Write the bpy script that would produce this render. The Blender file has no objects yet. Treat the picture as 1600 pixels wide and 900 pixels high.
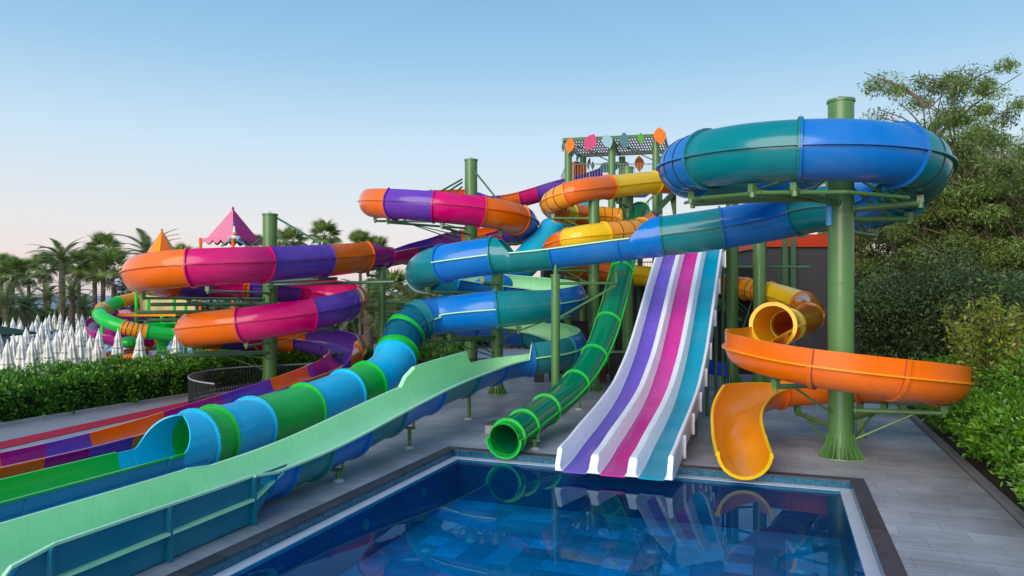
import bpy, math, random
import numpy as np
from mathutils import Vector
random.seed(7); rng = np.random.default_rng(7)
PI = math.pi; R = math.radians
sc = bpy.context.scene
C = sc.collection
# ------------------------------------------------------------------ camera
H = 4.5; F = 1150.0; HY = 460.0
cd = bpy.data.cameras.new('camera'); cam = bpy.data.objects.new('camera', cd); C.objects.link(cam)
cam.location = (0, 0, H); cam.rotation_euler = (R(90), 0, 0)
cd.sensor_width = 36.0; cd.lens = F/1600*36.0; cd.shift_y = (HY-450)/1600
cd.clip_start = 0.1; cd.clip_end = 6000
sc.camera = cam
# ------------------------------------------------------------------ sky, sun, exposure
w = bpy.data.worlds.new("World"); sc.world = w; w.use_nodes = True
wn = w.node_tree.nodes; wl = w.node_tree.links
bg = wn['Background']
SUN_EL, SUN_AZ = 5.0, 212.0      # azimuth clockwise from +Y: low sun behind the camera, a little to the left
sky = wn.new('ShaderNodeTexSky'); sky.sky_type = 'NISHITA'; sky.sun_disc = False
sky.sun_elevation = R(SUN_EL); sky.sun_rotation = R(SUN_AZ)
sky.air_density = 1.0; sky.dust_density = 1.2; sky.ozone_density = 2.0
# the dusk dome: pale pink belt above the horizon going over to clear blue, the same all the way round, with some of the physical sky in it
tcw = wn.new('ShaderNodeTexCoord'); sx = wn.new('ShaderNodeSeparateXYZ'); wl.new(tcw.outputs['Generated'], sx.inputs[0])
ramp = wn.new('ShaderNodeValToRGB'); el_ = ramp.color_ramp.elements
def srgb(r, g, b): return tuple(((x/255+0.055)/1.055)**2.4 for x in (r, g, b))+(1,)
stops = [(0.0, (216, 205, 210)), (0.035, (240, 224, 220)), (0.09, (231, 230, 232)), (0.19, (202, 226, 244)), (0.30, (156, 200, 233)), (0.42, (122, 175, 219)), (1.0, (100, 148, 200))]
el_[0].position = 0; el_[0].color = srgb(*stops[0][1]); el_[1].position = 1; el_[1].color = srgb(*stops[-1][1])
for p_, c_ in stops[1:-1]:
    e_ = el_.new(p_); e_.color = srgb(*c_)
wl.new(sx.outputs[2], ramp.inputs[0])
sk = wn.new('ShaderNodeVectorMath'); sk.operation = 'SCALE'; sk.inputs['Scale'].default_value = 0.25; wl.new(sky.outputs[0], sk.inputs[0])
mixw = wn.new('ShaderNodeMix'); mixw.data_type = 'RGBA'; mixw.inputs[0].default_value = 0.06; wl.new(ramp.outputs[0], mixw.inputs[6]); wl.new(sk.outputs[0], mixw.inputs[7])
wl.new(mixw.outputs[2], bg.inputs[0]); bg.inputs[1].default_value = 0.84
sd = bpy.data.lights.new('sun', 'SUN'); sun = bpy.data.objects.new('sun', sd); C.objects.link(sun)
sd.energy = 2.7; sd.angle = R(50); sd.color = (1.0, 0.90, 0.80)
az, el = R(SUN_AZ), R(22)
sun.rotation_euler = Vector((math.sin(az)*math.cos(el), math.cos(az)*math.cos(el), math.sin(el))).to_track_quat('Z', 'Y').to_euler()
vs = sc.view_settings; vs.view_transform = 'Standard'; vs.look = 'None'; vs.exposure = 0.33; vs.gamma = 1.0
vs.use_curve_mapping = False
sc.cycles.max_bounces = 8; sc.cycles.transparent_max_bounces = 12

# ------------------------------------------------------------------ coordinates
def P(px, py, Y): return Vector(((px-800)*Y/F, Y, H+(HY-py)*Y/F))
def Fp(px, py, Y, r=0.78):
    p = P(px, py, Y-r); p.y += r; return p
CA, SA = math.cos(R(20.05)), math.sin(R(20.05))
def VU(v, u, z=0.0): return Vector((CA*v+SA*u, CA*u-SA*v, z))
def ring(cx, cy, r, deg, z): return Vector((cx+r*math.cos(R(deg)), cy+r*math.sin(R(deg)), z))
def G(px, py, z=0.0):
    Y = (H-z)*F/(py-HY); return Vector(((px-800)*Y/F, Y, z))
# ------------------------------------------------------------------ materials
def lin(hexs):
    c = [int(hexs[i:i+2], 16)/255 for i in (0, 2, 4)]
    return tuple(((x+0.055)/1.055)**2.4 if x > 0.04045 else x/12.92 for x in c)+(1,)
MC = {}
def mat(name, col, rough=0.5, metal=0.0, coat=0.0, var=0.12, scale=3.0, bump=0.0, bscale=None, tone=False, trans=0.0, spec=0.5, sss=0.0):
    if name in MC: return MC[name]
    m = bpy.data.materials.new(name); m.use_nodes = True
    n = m.node_tree.nodes; l = m.node_tree.links; b = n['Principled BSDF']
    c = lin(col) if isinstance(col, str) else tuple(col)+(1,)
    b.inputs['Roughness'].default_value = rough; b.inputs['Metallic'].default_value = metal
    b.inputs['Coat Weight'].default_value = coat; b.inputs['Coat Roughness'].default_value = 0.08
    b.inputs['Specular IOR Level'].default_value = spec
    tc = n.new('ShaderNodeTexCoord'); nz = n.new('ShaderNodeTexNoise'); nz.inputs['Scale'].default_value = scale
    nz.inputs['Detail'].default_value = 6; l.new(tc.outputs['Object'], nz.inputs['Vector'])
    mr = n.new('ShaderNodeMapRange'); mr.inputs[3].default_value = 1-var; mr.inputs[4].default_value = 1+var
    l.new(nz.outputs[0], mr.inputs[0])
    mul = n.new('ShaderNodeVectorMath'); mul.operation = 'SCALE'; mul.inputs[0].default_value = c[:3]
    l.new(mr.outputs[0], mul.inputs['Scale'])
    out = mul.outputs[0]
    if tone:
        at = n.new('ShaderNodeAttribute'); at.attribute_name = 'tone'
        m2 = n.new('ShaderNodeVectorMath'); m2.operation = 'SCALE'
        l.new(out, m2.inputs[0]); l.new(at.outputs['Fac'], m2.inputs['Scale']); out = m2.outputs[0]
    l.new(out, b.inputs['Base Color'])
    rr = n.new('ShaderNodeMapRange'); rr.inputs[3].default_value = max(0, rough-0.06); rr.inputs[4].default_value = rough+0.1
    nz2 = n.new('ShaderNodeTexNoise'); nz2.inputs['Scale'].default_value = scale*0.7; l.new(tc.outputs['Object'], nz2.inputs['Vector'])
    l.new(nz2.outputs[0], rr.inputs[0]); l.new(rr.outputs[0], b.inputs['Roughness'])
    if bump:
        bp = n.new('ShaderNodeBump'); bp.inputs['Strength'].default_value = bump; bp.inputs['Distance'].default_value = 0.02
        nb = n.new('ShaderNodeTexNoise'); nb.inputs['Scale'].default_value = bscale or scale*4; nb.inputs['Detail'].default_value = 8
        l.new(tc.outputs['Object'], nb.inputs['Vector']); l.new(nb.outputs[0], bp.inputs['Height']); l.new(bp.outputs[0], b.inputs['Normal'])
    if trans:
        tl = n.new('ShaderNodeBsdfTranslucent'); l.new(out, tl.inputs[0])
        mx = n.new('ShaderNodeMixShader'); mx.inputs[0].default_value = trans
        l.new(b.outputs[0], mx.inputs[1]); l.new(tl.outputs[0], mx.inputs[2]); l.new(mx.outputs[0], n['Material Output'].inputs[0])
    MC[name] = m; return m
def plastic(name, col, rough=0.2, trans=0.0):
    m = mat(name, col, rough=rough, coat=0.16, spec=0.32, var=0.10, scale=0.9, bump=0.05, bscale=1.6, trans=trans)
    # faint water streaks, chalky fading and dust film
    n = m.node_tree.nodes; l = m.node_tree.links; b = n['Principled BSDF']; src = b.inputs['Base Color'].links[0].from_socket
    tc = n.new('ShaderNodeTexCoord'); mp = n.new('ShaderNodeMapping'); mp.inputs['Scale'].default_value = (5, 5, .7); l.new(tc.outputs['Object'], mp.inputs[0])
    nz = n.new('ShaderNodeTexNoise'); nz.inputs['Scale'].default_value = 1.5; nz.inputs['Detail'].default_value = 7; nz.inputs['Roughness'].default_value = .7; l.new(mp.outputs[0], nz.inputs[0])
    r1 = n.new('ShaderNodeMapRange'); r1.inputs[1].default_value = .50; r1.inputs[2].default_value = .80; r1.inputs[3].default_value = 0; r1.inputs[4].default_value = .26; l.new(nz.outputs[0], r1.inputs[0])
    nf = n.new('ShaderNodeTexNoise'); nf.inputs['Scale'].default_value = .5; nf.inputs['Detail'].default_value = 3; l.new(tc.outputs['Object'], nf.inputs[0])
    r2 = n.new('ShaderNodeMapRange'); r2.inputs[1].default_value = .4; r2.inputs[2].default_value = .7; r2.inputs[4].default_value = .05; l.new(nf.outputs[0], r2.inputs[0])
    m1 = n.new('ShaderNodeMix'); m1.data_type = 'RGBA'; l.new(r2.outputs[0], m1.inputs[0]); l.new(src, m1.inputs[6]); m1.inputs[7].default_value = (.6, .6, .6, 1)
    c = lin(col); m2 = n.new('ShaderNodeMix'); m2.data_type = 'RGBA'; l.new(r1.outputs[0], m2.inputs[0]); l.new(m1.outputs[2], m2.inputs[6]); m2.inputs[7].default_value = (c[0]*.45+.01, c[1]*.45+.01, c[2]*.45+.01, 1)
    l.new(m2.outputs[2], b.inputs['Base Color'])
    return m
ORANGE = plastic('orange_fibreglass', 'F06E00'); PINK = plastic('pink_fibreglass', 'D8006E'); PURPLE = plastic('purple_fibreglass', '6A3CAC')
MAGENTA = plastic('magenta_fibreglass', 'A8107E', 0.12)
BLUE = plastic('blue_fibreglass', '0074C8'); TEAL = plastic('teal_fibreglass', '007F86'); CYAN = plastic('cyan_fibreglass', '00C2EC', 0.25)
DBLUE = plastic('deep_blue_fibreglass', '0052B0'); STEELB = plastic('petrol_blue_fibreglass', '0A9AC4', 0.35); PANELM = plastic('dark_petrol_panel', '0A7088', 0.35)
GREEN = plastic('green_fibreglass', '00BE3C', 0.3); LGREEN = plastic('pale_green_fibreglass', 'B4F2BC', 0.3)
YEL = plastic('yellow_fibreglass', 'F6C300'); AMBER = plastic('amber_fibreglass', 'F39A0C'); LYEL = plastic('lemon_fibreglass', 'E0D020', 0.25)
LIME = plastic('lime_fibreglass', '28C840', 0.3)
WHITE = plastic('white_gelcoat', 'F2F3F8', 0.3); VIOLET = plastic('violet_lane', '6F52C0', 0.12); ROSE = plastic('rose_lane', 'D22E96', 0.12); AQUA = plastic('aqua_lane', '009AB4', 0.12)
CRIMSON = mat('red_carpet', 'B00C34', 0.9, var=0.12, scale=6, bump=0.3, bscale=60)
GALV = mat('pale_steel', 'A8B0A8', 0.4, metal=0.6)
STEEL = mat('green_painted_steel', '547E44', 0.38, coat=0.25, var=0.14, scale=1.6, bump=0.06, bscale=5)
STEELD = mat('dark_green_painted_steel', '44694A', 0.4, coat=0.2, var=0.14, scale=2)
DARK = mat('dark_gap', (0.02, 0.02, 0.022), 0.8)
SEAL = mat('dark_sealant', (0.03, 0.025, 0.02), 0.6)
CONC = mat('pale_concrete', (0.42, 0.41, 0.38), 0.85, var=0.25, scale=6, bump=0.4)
BOLT = mat('steel_bolt', (0.16, 0.2, 0.22), 0.35, metal=0.8)
WALLM = mat('dark_grey_render', (0.060, 0.058, 0.064), 0.85, var=0.15, scale=1.2, bump=0.3, bscale=30)
BLACKST = mat('black_railing', (0.025, 0.026, 0.028), 0.45)
GREYRAIL = mat('grey_top_rail', (0.33, 0.34, 0.36), 0.4)
def tglass(name, col, alpha):   # tinted see-through fibreglass
    m = bpy.data.materials.new(name); m.use_nodes = True; n = m.node_tree.nodes; l = m.node_tree.links; b = n['Principled BSDF']
    c = lin(col); b.inputs['Base Color'].default_value = c; b.inputs['Roughness'].default_value = 0.1; b.inputs['Coat Weight'].default_value = 0.6
    t = n.new('ShaderNodeBsdfTransparent'); t.inputs[0].default_value = (c[0]*.7+.1, c[1]*.7+.15, c[2]*.7+.1, 1)
    tr = n.new('ShaderNodeBsdfTranslucent'); tr.inputs[0].default_value = c
    m1 = n.new('ShaderNodeMixShader'); m1.inputs[0].default_value = 0.3; l.new(b.outputs[0], m1.inputs[1]); l.new(tr.outputs[0], m1.inputs[2])
    m2 = n.new('ShaderNodeMixShader'); m2.inputs[0].default_value = alpha; l.new(m1.outputs[0], m2.inputs[1]); l.new(t.outputs[0], m2.inputs[2])
    l.new(m2.outputs[0], n['Material Output'].inputs[0]); return m
TGREEN = tglass('clear_bottle_green', '00A068', 0.2); TGREEN2 = tglass('clear_bright_green', '10B848', 0.12)
TBLUE = tglass('clear_petrol_blue', '0C7C98', 0.25); TAMBER = tglass('clear_amber', 'F49A20', 0.10)

# ------------------------------------------------------------------ mesh helpers
def rootof(o):
    while o.parent: o = o.parent
    return o
def mk(name, V, Fa, mats, parent=None, fm=None, smooth=False, tone=None, kind=None):
    V = np.asarray(V, dtype=float).reshape(-1, 3)
    if parent is not None:
        V = V - np.array(rootof(parent).location)
    me = bpy.data.meshes.new(name); me.from_pydata(V.tolist(), [], [list(map(int, f)) for f in Fa])
    if not isinstance(mats, (list, tuple)): mats = [mats]
    for m in mats: me.materials.append(m)
    if fm is not None: me.polygons.foreach_set('material_index', np.asarray(fm, dtype=np.int32))
    if smooth: me.shade_smooth()
    if tone is not None:
        a = me.attributes.new('tone', 'FLOAT', 'FACE'); a.data.foreach_set('value', np.asarray(tone, dtype=np.float32))
    me.update()
    o = bpy.data.objects.new(name, me); C.objects.link(o)
    if parent is not None: o.parent = parent
    if kind: o['kind'] = kind
    return o
def share(src, name, parent, loc, rot=(0, 0, 0), scl=(1, 1, 1), kind=None):
    o = bpy.data.objects.new(name, src if isinstance(src, bpy.types.Mesh) else src.data); C.objects.link(o)
    L = Vector(loc)
    if parent is not None:
        o.parent = parent; L = L-rootof(parent).location
    o.location = L; o.rotation_euler = rot; o.scale = scl
    return o
def tag(o, label=None, cat=None, group=None, kind=None):
    if label: o['label'] = label
    if cat: o['category'] = cat
    if group: o['group'] = group
    if kind: o['kind'] = kind
    return o
def thing(name, loc, label, cat, group=None):
    o = bpy.data.objects.new(name, None); o.empty_display_size = 0.3; C.objects.link(o); o.location = loc
    return tag(o, label, cat, group)
def copy_tree(o, parent=None):
    c = o.copy(); C.objects.link(c); c.parent = parent
    for ch in list(o.children): copy_tree(ch, c)
    return c
class MB:
    def __init__(s): s.V = []; s.F = []; s.M = []; s.mi = 0
    def add(s, V, Fa):
        k = len(s.V); s.V += [tuple(v) for v in V]; s.F += [[i+k for i in f] for f in Fa]; s.M += [s.mi]*len(Fa); return s
    def box(s, c, d, rz=0.0, ax=None):
        cx, cy, cz = c; hx, hy, hz = d[0]/2, d[1]/2, d[2]/2; ca, sa = math.cos(rz), math.sin(rz); V = []
        for z in (-hz, hz):
            for x, y in ((-hx, -hy), (hx, -hy), (hx, hy), (-hx, hy)):
                V.append((cx+x*ca-y*sa, cy+x*sa+y*ca, cz+z))
        return s.add(V, [(3, 2, 1, 0), (4, 5, 6, 7), (0, 1, 5, 4), (1, 2, 6, 5), (2, 3, 7, 6), (3, 0, 4, 7)])
    def bar(s, a, b, r, n=8, r2=None, cap=True):
        a = Vector(a); b = Vector(b); t = (b-a).normalized(); x = t.orthogonal().normalized(); y = t.cross(x); r2 = r if r2 is None else r2
        V = [a+(x*math.cos(2*PI*i/n)+y*math.sin(2*PI*i/n))*r for i in range(n)]+[b+(x*math.cos(2*PI*i/n)+y*math.sin(2*PI*i/n))*r2 for i in range(n)]
        Fa = [(i, (i+1) % n, n+(i+1) % n, n+i) for i in range(n)]
        if cap: Fa += [list(range(n))[::-1], list(range(n, 2*n))]
        return s.add(V, Fa)
    def beam(s, a, b, wd, ht):    # rectangular beam
        a = Vector(a); b = Vector(b); t = (b-a).normalized(); n = t.cross(Vector((0, 0, 1)))
        if n.length < 1e-4: n = Vector((1, 0, 0))
        n.normalize(); u = n.cross(t); V = []
        for p in (a, b):
            for i, j in ((-1, -1), (1, -1), (1, 1), (-1, 1)): V.append(p+n*(i*wd/2)+u*(j*ht/2))
        return s.add(V, [(3, 2, 1, 0), (4, 5, 6, 7), (0, 1, 5, 4), (1, 2, 6, 5), (2, 3, 7, 6), (3, 0, 4, 7)])
    def lathe(s, c, prof, n=16, a0=0, a1=2*PI):
        full = abs(a1-a0-2*PI) < 1e-6; m = n if full else n+1; V = []
        for r_, z in prof:
            for i in range(m):
                a = a0+(a1-a0)*i/n; V.append((c[0]+r_*math.cos(a), c[1]+r_*math.sin(a), c[2]+z))
        Fa = []
        for k in range(len(prof)-1):
            for i in range(n):
                j = (i+1) % m; Fa.append((k*m+i, k*m+j, (k+1)*m+j, (k+1)*m+i))
        return s.add(V, Fa)
    def ball(s, c, r, n=10, sz=1.0):
        return s.lathe(c, [(max(1e-3, r*math.sin(PI*k/n)), -r*sz*math.cos(PI*k/n)) for k in range(n+1)], n+4)
    def build(s, name, mats, parent=None, smooth=False, kind=None, tone=None):
        return mk(name, s.V, s.F, mats, parent, s.M, smooth, tone, kind)
def smooth_by_angle(o, deg=35):
    me = o.data; me.shade_smooth()
    try: me.set_sharp_from_angle(angle=R(deg))
    except Exception: pass
    return o

# ------------------------------------------------------------------ swept flumes
class Path:
    def __init__(s, pts, n=16, rad=.78):
        s.rad = rad
        p = [Vector(q) for q in pts]; e = [p[0]*2-p[1]]+p+[p[-1]*2-p[-2]]
        s.pos = []; s.ui = []
        for i in range(len(p)-1):
            a, b, c, d = e[i], e[i+1], e[i+2], e[i+3]
            t0 = 0; t1 = t0+(b-a).length**.5; t2 = t1+(c-b).length**.5; t3 = t2+(d-c).length**.5
            for k in range(n):
                t = t1+(t2-t1)*k/n
                A1 = a*((t1-t)/(t1-t0))+b*((t-t0)/(t1-t0)); A2 = b*((t2-t)/(t2-t1))+c*((t-t1)/(t2-t1)); A3 = c*((t3-t)/(t3-t2))+d*((t-t2)/(t3-t2))
                B1 = A1*((t2-t)/(t2-t0))+A2*((t-t0)/(t2-t0)); B2 = A2*((t3-t)/(t3-t1))+A3*((t-t1)/(t3-t1))
                s.pos.append(B1*((t2-t)/(t2-t1))+B2*((t-t1)/(t2-t1))); s.ui.append(i+k/n)
        s.pos.append(p[-1]); s.ui.append(len(p)-1); s.n = n
        # light smoothing
        for _ in range(10):
            q = s.pos[:]
            for i in range(1, len(q)-1): s.pos[i] = (q[i-1]+q[i]*2+q[i+1])/4
    def at(s, u):
        x = min(max(u*s.n, 0), len(s.pos)-1.0001); i = int(x); f = x-i
        return s.pos[i].lerp(s.pos[i+1], f)
    def tan(s, u):
        e = 0.5/s.n*2; return (s.at(u+e)-s.at(u-e)).normalized()
    def frame(s, u):
        t = s.tan(u); N = t.cross(Vector((0, 0, 1))).normalized(); B = N.cross(t).normalized(); return s.at(u), t, N, B
    def length(s, u0, u1):
        k = 12; return sum((s.at(u0+(u1-u0)*(i+1)/k)-s.at(u0+(u1-u0)*i/k)).length for i in range(k))
    def U(s, px, a, b):    # where between a and b the path passes the image column px
        best = None
        for k in range(401):
            u = a+(b-a)*k/400; q = s.at(u); t = s.tan(u); c = Vector((0, 0, H))-q; c = (c-t*c.dot(t)).normalized(); q = q+c*s.rad; e = abs(800+F*q.x/q.y-px)
            if best is None or e < best[0]: best = (e, u)
        return best[1]
REG = {}
def ARC(r, aR=90, aL=90, n=28):
    p = ARC_(r, aR, aL, n); REG[p.tobytes()] = (r, aR, aL, n); return p
def ARC_(r, aR=90, aL=90, n=28):      # right top angle, down under, to left top angle
    a0 = aR; a1 = -180-aL
    return np.array([(r*math.cos(R(a0+(a1-a0)*i/n)), r*math.sin(R(a0+(a1-a0)*i/n))) for i in range(n+1)])
def UPR(r, hR, hL, n=24):            # half round with upright walls
    a = [(r, hR), (r, hR*.5)]+[(r*math.cos(R(-180*i/n)), r*math.sin(R(-180*i/n))) for i in range(n+1)]+[(-r, hL*.5), (-r, hL)]
    return np.array(a)
def offs(pr, d):
    t = np.gradient(pr, axis=0); nrm = np.stack([t[:, 1], -t[:, 0]], 1); nrm /= np.linalg.norm(nrm, axis=1)[:, None]+1e-9
    # outward: away from centre
    c = np.array([0, 0.0]); sgn = np.sign(np.sum(nrm*(pr-c), axis=1).sum()); return pr+nrm*sgn*d
def sweep(path, u0, u1, p0, p1, step=0.22, ease=False):
    L = path.length(u0, u1); n = max(2, int(L/step)); out = []
    for i in range(n+1):
        f = i/n; A0 = REG.get(p0.tobytes()); A1 = REG.get(p1.tobytes())
        if ease: fe = f*f*(3-2*f)
        else: fe = f
        if A0 and A1: pr = ARC_(*[A0[k]*(1-fe)+A1[k]*fe for k in range(3)], A0[3])
        else: pr = p0*(1-f)+p1*f
        out.append((path.frame(u0+(u1-u0)*f), pr))
    return out
def pt3(fr, q): return fr[0]+fr[2]*q[0]+fr[3]*q[1]
def section(path, u0, u1, p0, p1, mo, mi, parent, name='tube_section', th=0.035, flange=True, lips=(), lipm=None, ribs=0, bolts=False, fo=0.075, lw=0.09, fl_mat=None, label=None, step=.22, ease=False):
    sw = sweep(path, u0, u1, p0, p1, step, ease); m = len(p0); V = []; Fa = []; fm = []
    closed = bool(np.allclose(p0[0], p0[-1], atol=1e-3) and np.allclose(p1[0], p1[-1], atol=1e-3))
    for fr, pr in sw:
        for q in pr: V.append(pt3(fr, q))
        for q in offs(pr, -th): V.append(pt3(fr, q))
    W = 2*m
    for i in range(len(sw)-1):
        a = i*W; b = a+W
        for j in range(m-1):
            Fa.append((a+j, a+j+1, b+j+1, b+j)); fm.append(0)
            Fa.append((a+m+j+1, a+m+j, b+m+j, b+m+j+1)); fm.append(1)
        if not closed:
            Fa.append((a+m, a, b, b+m)); fm.append(1); Fa.append((a+m-1, a+2*m-1, b+2*m-1, b+m-1)); fm.append(1)
    for e in (0, (len(sw)-1)*W):
        for j in range(m-1):
            Fa.append((e+j, e+j+1, e+m+j+1, e+m+j)); fm.append(1)
    o = mk(name, V, Fa, [mo, mi], parent, fm); smooth_by_angle(o, 50)
    if label: o['label'] = label
    # flanges at both ends
    L = max(path.length(u0, u1), 0.05); du = (u1-u0)/L
    def collar(nm, uc, dw, d0, d1, mt, pr):
        V = []; Fa = []; k = len(pr)
        rr = [(path.frame(uc-dw*du), d0), (path.frame(uc-dw*du), d1), (path.frame(uc+dw*du), d1), (path.frame(uc+dw*du), d0)]
        for fr, d in rr:
            for q in offs(pr, d): V.append(pt3(fr, q))
        for a in range(4):
            b = (a+1) % 4
            for j in range(k-1): Fa.append((a*k+j, a*k+j+1, b*k+j+1, b*k+j))
        for j in (0, k-1): Fa.append((j, k+j, 2*k+j, 3*k+j))
        c = mk(nm, V, Fa, mt, o); smooth_by_angle(c, 40); return c
    if flange:
        for e, uc, pr in ((0, u0+0.022*du, p0), (1, u1-0.022*du, p1)):
            if flange == 'start' and e: continue
            if flange == 'end' and not e: continue
            collar('joint_flange', uc, 0.02, -0.002, fo, fl_mat or mo, pr)
            if bolts:
                mb = MB(); pr2 = offs(pr, fo*0.55); fr = path.frame(uc); k = len(pr2)
                for j in range(k-1):
                    for f in (0.25, 0.75):
                        q = pr2[j]*(1-f)+pr2[j+1]*f; c = pt3(fr, q); mb.bar(c-fr[1]*0.05, c+fr[1]*0.045, 0.012, 5)
                mb.build('bolt_row', BOLT, o, kind='stuff')
    for k in range(ribs):
        f = (k+1)/(ribs+1); collar('rib', u0+(u1-u0)*f, 0.018, -0.001, 0.012, SEAL, p0*(1-f)+p1*f)
    for li in lips:
        V = []; Fa = []
        for fr, pr in sw:
            q = pr[li]; sg = 1 if q[0] > 0 else -1; t = 0.022
            for n_, b_ in ((-0.012, -t), (lw, -t), (lw, t), (-0.012, t)): V.append(pt3(fr, (q[0]+sg*n_, q[1]+b_)))
        for i in range(len(sw)-1):
            for j in range(4):
                a = i*4+j; b = i*4+(j+1) % 4; Fa.append((a, b, b+4, a+4))
        Fa += [(0, 1, 2, 3), tuple(len(V)-4+j for j in range(4))]
        mk('side_flange', V, Fa, lipm or mo, o)
    return o
def lid(path, u, pr, mat_, parent): pass

# ------------------------------------------------------------------ ground, deck, pool
VM0, VM1, U0, U1 = -9.22, 1.91, -6.0, 19.8    # outer edge of the coping
TC = {}
def poly(name, pts, z, m, parent=None, kind='structure', tone=None):
    V = [(p[0], p[1], z) for p in pts]; o = mk(name, V, [tuple(range(len(pts)))], m, parent, tone=tone)
    if kind and parent is None: o['kind'] = kind
    return o
gm = mat('grey_blue_paving', (0.30, 0.33, 0.38), 0.8, var=0.3, scale=0.6, bump=0.3, bscale=12)
def hole_sheet(name, v0, v1, u0, u1, z, m, hv0, hv1, hu0, hu1):
    o = [VU(v0, u0, z), VU(v1, u0, z), VU(v1, u1, z), VU(v0, u1, z), VU(hv0, hu0, z), VU(hv1, hu0, z), VU(hv1, hu1, z), VU(hv0, hu1, z)]
    ob = mk(name, o, [(0, 1, 5, 4), (1, 2, 6, 5), (2, 3, 7, 6), (3, 0, 4, 7)], m); ob['kind'] = 'structure'; return ob
hole_sheet('ground', -2500, 2500, -1500, 3500, -0.06, gm, VM0+.05, VM1-.05, U0, U1-.05)
# deck: individual porcelain planks over a dark bed
deck = hole_sheet('deck', -19.5, 4.45, -8, 44, -0.03, mat('dark_bedding', (0.10, 0.095, 0.095), 0.9), VM0+.03, VM1-.03, U0, U1-.03)
def wood_tile_mat():
    m = bpy.data.materials.new('grey_plank_porcelain'); m.use_nodes = True; n = m.node_tree.nodes; l = m.node_tree.links; b = n['Principled BSDF']
    g = n.new('ShaderNodeNewGeometry'); mp = n.new('ShaderNodeMapping'); mp.vector_type = 'POINT'
    mp.inputs['Rotation'].default_value = (0, 0, R(20.05)); l.new(g.outputs['Position'], mp.inputs[0])
    mp2 = n.new('ShaderNodeMapping'); mp2.inputs['Scale'].default_value = (0.55, 5.0, 1); l.new(mp.outputs[0], mp2.inputs[0])
    nz = n.new('ShaderNodeTexNoise'); nz.inputs['Scale'].default_value = 1.6; nz.inputs['Detail'].default_value = 8; nz.inputs['Roughness'].default_value = 0.65; l.new(mp2.outputs[0], nz.inputs[0])
    nl = n.new('ShaderNodeTexNoise'); nl.inputs['Scale'].default_value = 0.35; nl.inputs['Detail'].default_value = 4; l.new(mp.outputs[0], nl.inputs[0])
    cr = n.new('ShaderNodeValToRGB'); cr.color_ramp.elements[0].position = 0.3; cr.color_ramp.elements[0].color = (0.30, 0.305, 0.32, 1)
    cr.color_ramp.elements[1].position = 0.72; cr.color_ramp.elements[1].color = (0.46, 0.465, 0.485, 1); l.new(nz.outputs[0], cr.inputs[0])
    at = n.new('ShaderNodeAttribute'); at.attribute_name = 'tone'
    mr = n.new('ShaderNodeMapRange'); mr.inputs[1].default_value = .35; mr.inputs[2].default_value = .65; mr.inputs[3].default_value = 0.72; mr.inputs[4].default_value = 1.12; l.new(nl.outputs[0], mr.inputs[0])
    mm = n.new('ShaderNodeMath'); mm.operation = 'MULTIPLY'; l.new(mr.outputs[0], mm.inputs[0]); l.new(at.outputs['Fac'], mm.inputs[1])
    sca = n.new('ShaderNodeVectorMath'); sca.operation = 'SCALE'; l.new(cr.outputs[0], sca.inputs[0]); l.new(mm.outputs[0], sca.inputs['Scale'])
    l.new(sca.outputs[0], b.inputs['Base Color'])
    r2 = n.new('ShaderNodeMapRange'); r2.inputs[1].default_value = .35; r2.inputs[2].default_value = .65; r2.inputs[3].default_value = 0.38; r2.inputs[4].default_value = 0.7; l.new(nl.outputs[0], r2.inputs[0])
    l.new(r2.outputs[0], b.inputs['Roughness'])
    bp = n.new('ShaderNodeBump'); bp.inputs['Strength'].default_value = 0.25; bp.inputs['Distance'].default_value = 0.004; l.new(nz.outputs[0], bp.inputs['Height']); l.new(bp.outputs[0], b.inputs['Normal'])
    return m
TILE = wood_tile_mat()
tones = [0.90, 0.94, 0.98, 1.0, 1.03, 1.07]
def slab_mesh(name, sx, sy, sz, m, tone):
    mb = MB().box((0, 0, -sz/2), (sx, sy, sz)); me = bpy.data.meshes.new(name); me.from_pydata(mb.V, [], mb.F[1:]); me.materials.append(m)
    a = me.attributes.new('tone', 'FLOAT', 'FACE'); a.data.foreach_set('value', [tone]*5); return me
TL, TW = 1.2, 0.6; rz = -R(20.05)
tm = [slab_mesh('deck_tile', TL-.006, TW-.006, .028, TILE, t) for t in tones]
cells = []
for j in range(int((44+8)/TW)):
    uc = -8+TW*(j+.5); off = (j % 3)*0.4
    v = -19.5-off
    while v < 4.45:
        a = max(v, -19.5); b = min(v+TL, 4.40)
        segs = [(a, b)]
        if U0 < uc < U1+0.05:
            segs = []
            if a < VM0-.05: segs.append((a, min(b, VM0)))
            if b > VM1+.05: segs.append((max(a, VM1), b))
        for x0, x1 in segs:
            if x1-x0 > .08:
                c = VU((x0+x1)/2, uc)
                if c.y > 2: cells.append((c, x1-x0, rng.integers(6)))
        v += TL
def inview(c): return c.y > 8 and 0 <= 800+F*c.x/c.y <= 1600 and 0 < HY+F*H/c.y < 905
vis = [c for c in cells if inview(c[0])]
vis.sort(key=lambda c: c[0].y); near = vis[:300]; nid = set(id(c) for c in near)
for c, ln, t in near:
    o = share(tm[t], 'deck_tile', deck, c, (0, 0, rz), ((ln-.006)/(TL-.006), 1, 1))
mb = MB(); tn = []
for cc in cells:
    if id(cc) in nid or cc[0].y > 60: continue
    c, ln, t = cc; mb.box((c.x, c.y, -.014), (ln-.006, TW-.006, .028), rz); tn += [tones[t]]*6
mb.build('deck_tiles_beyond', TILE, deck, kind='stuff', tone=tn)
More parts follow.
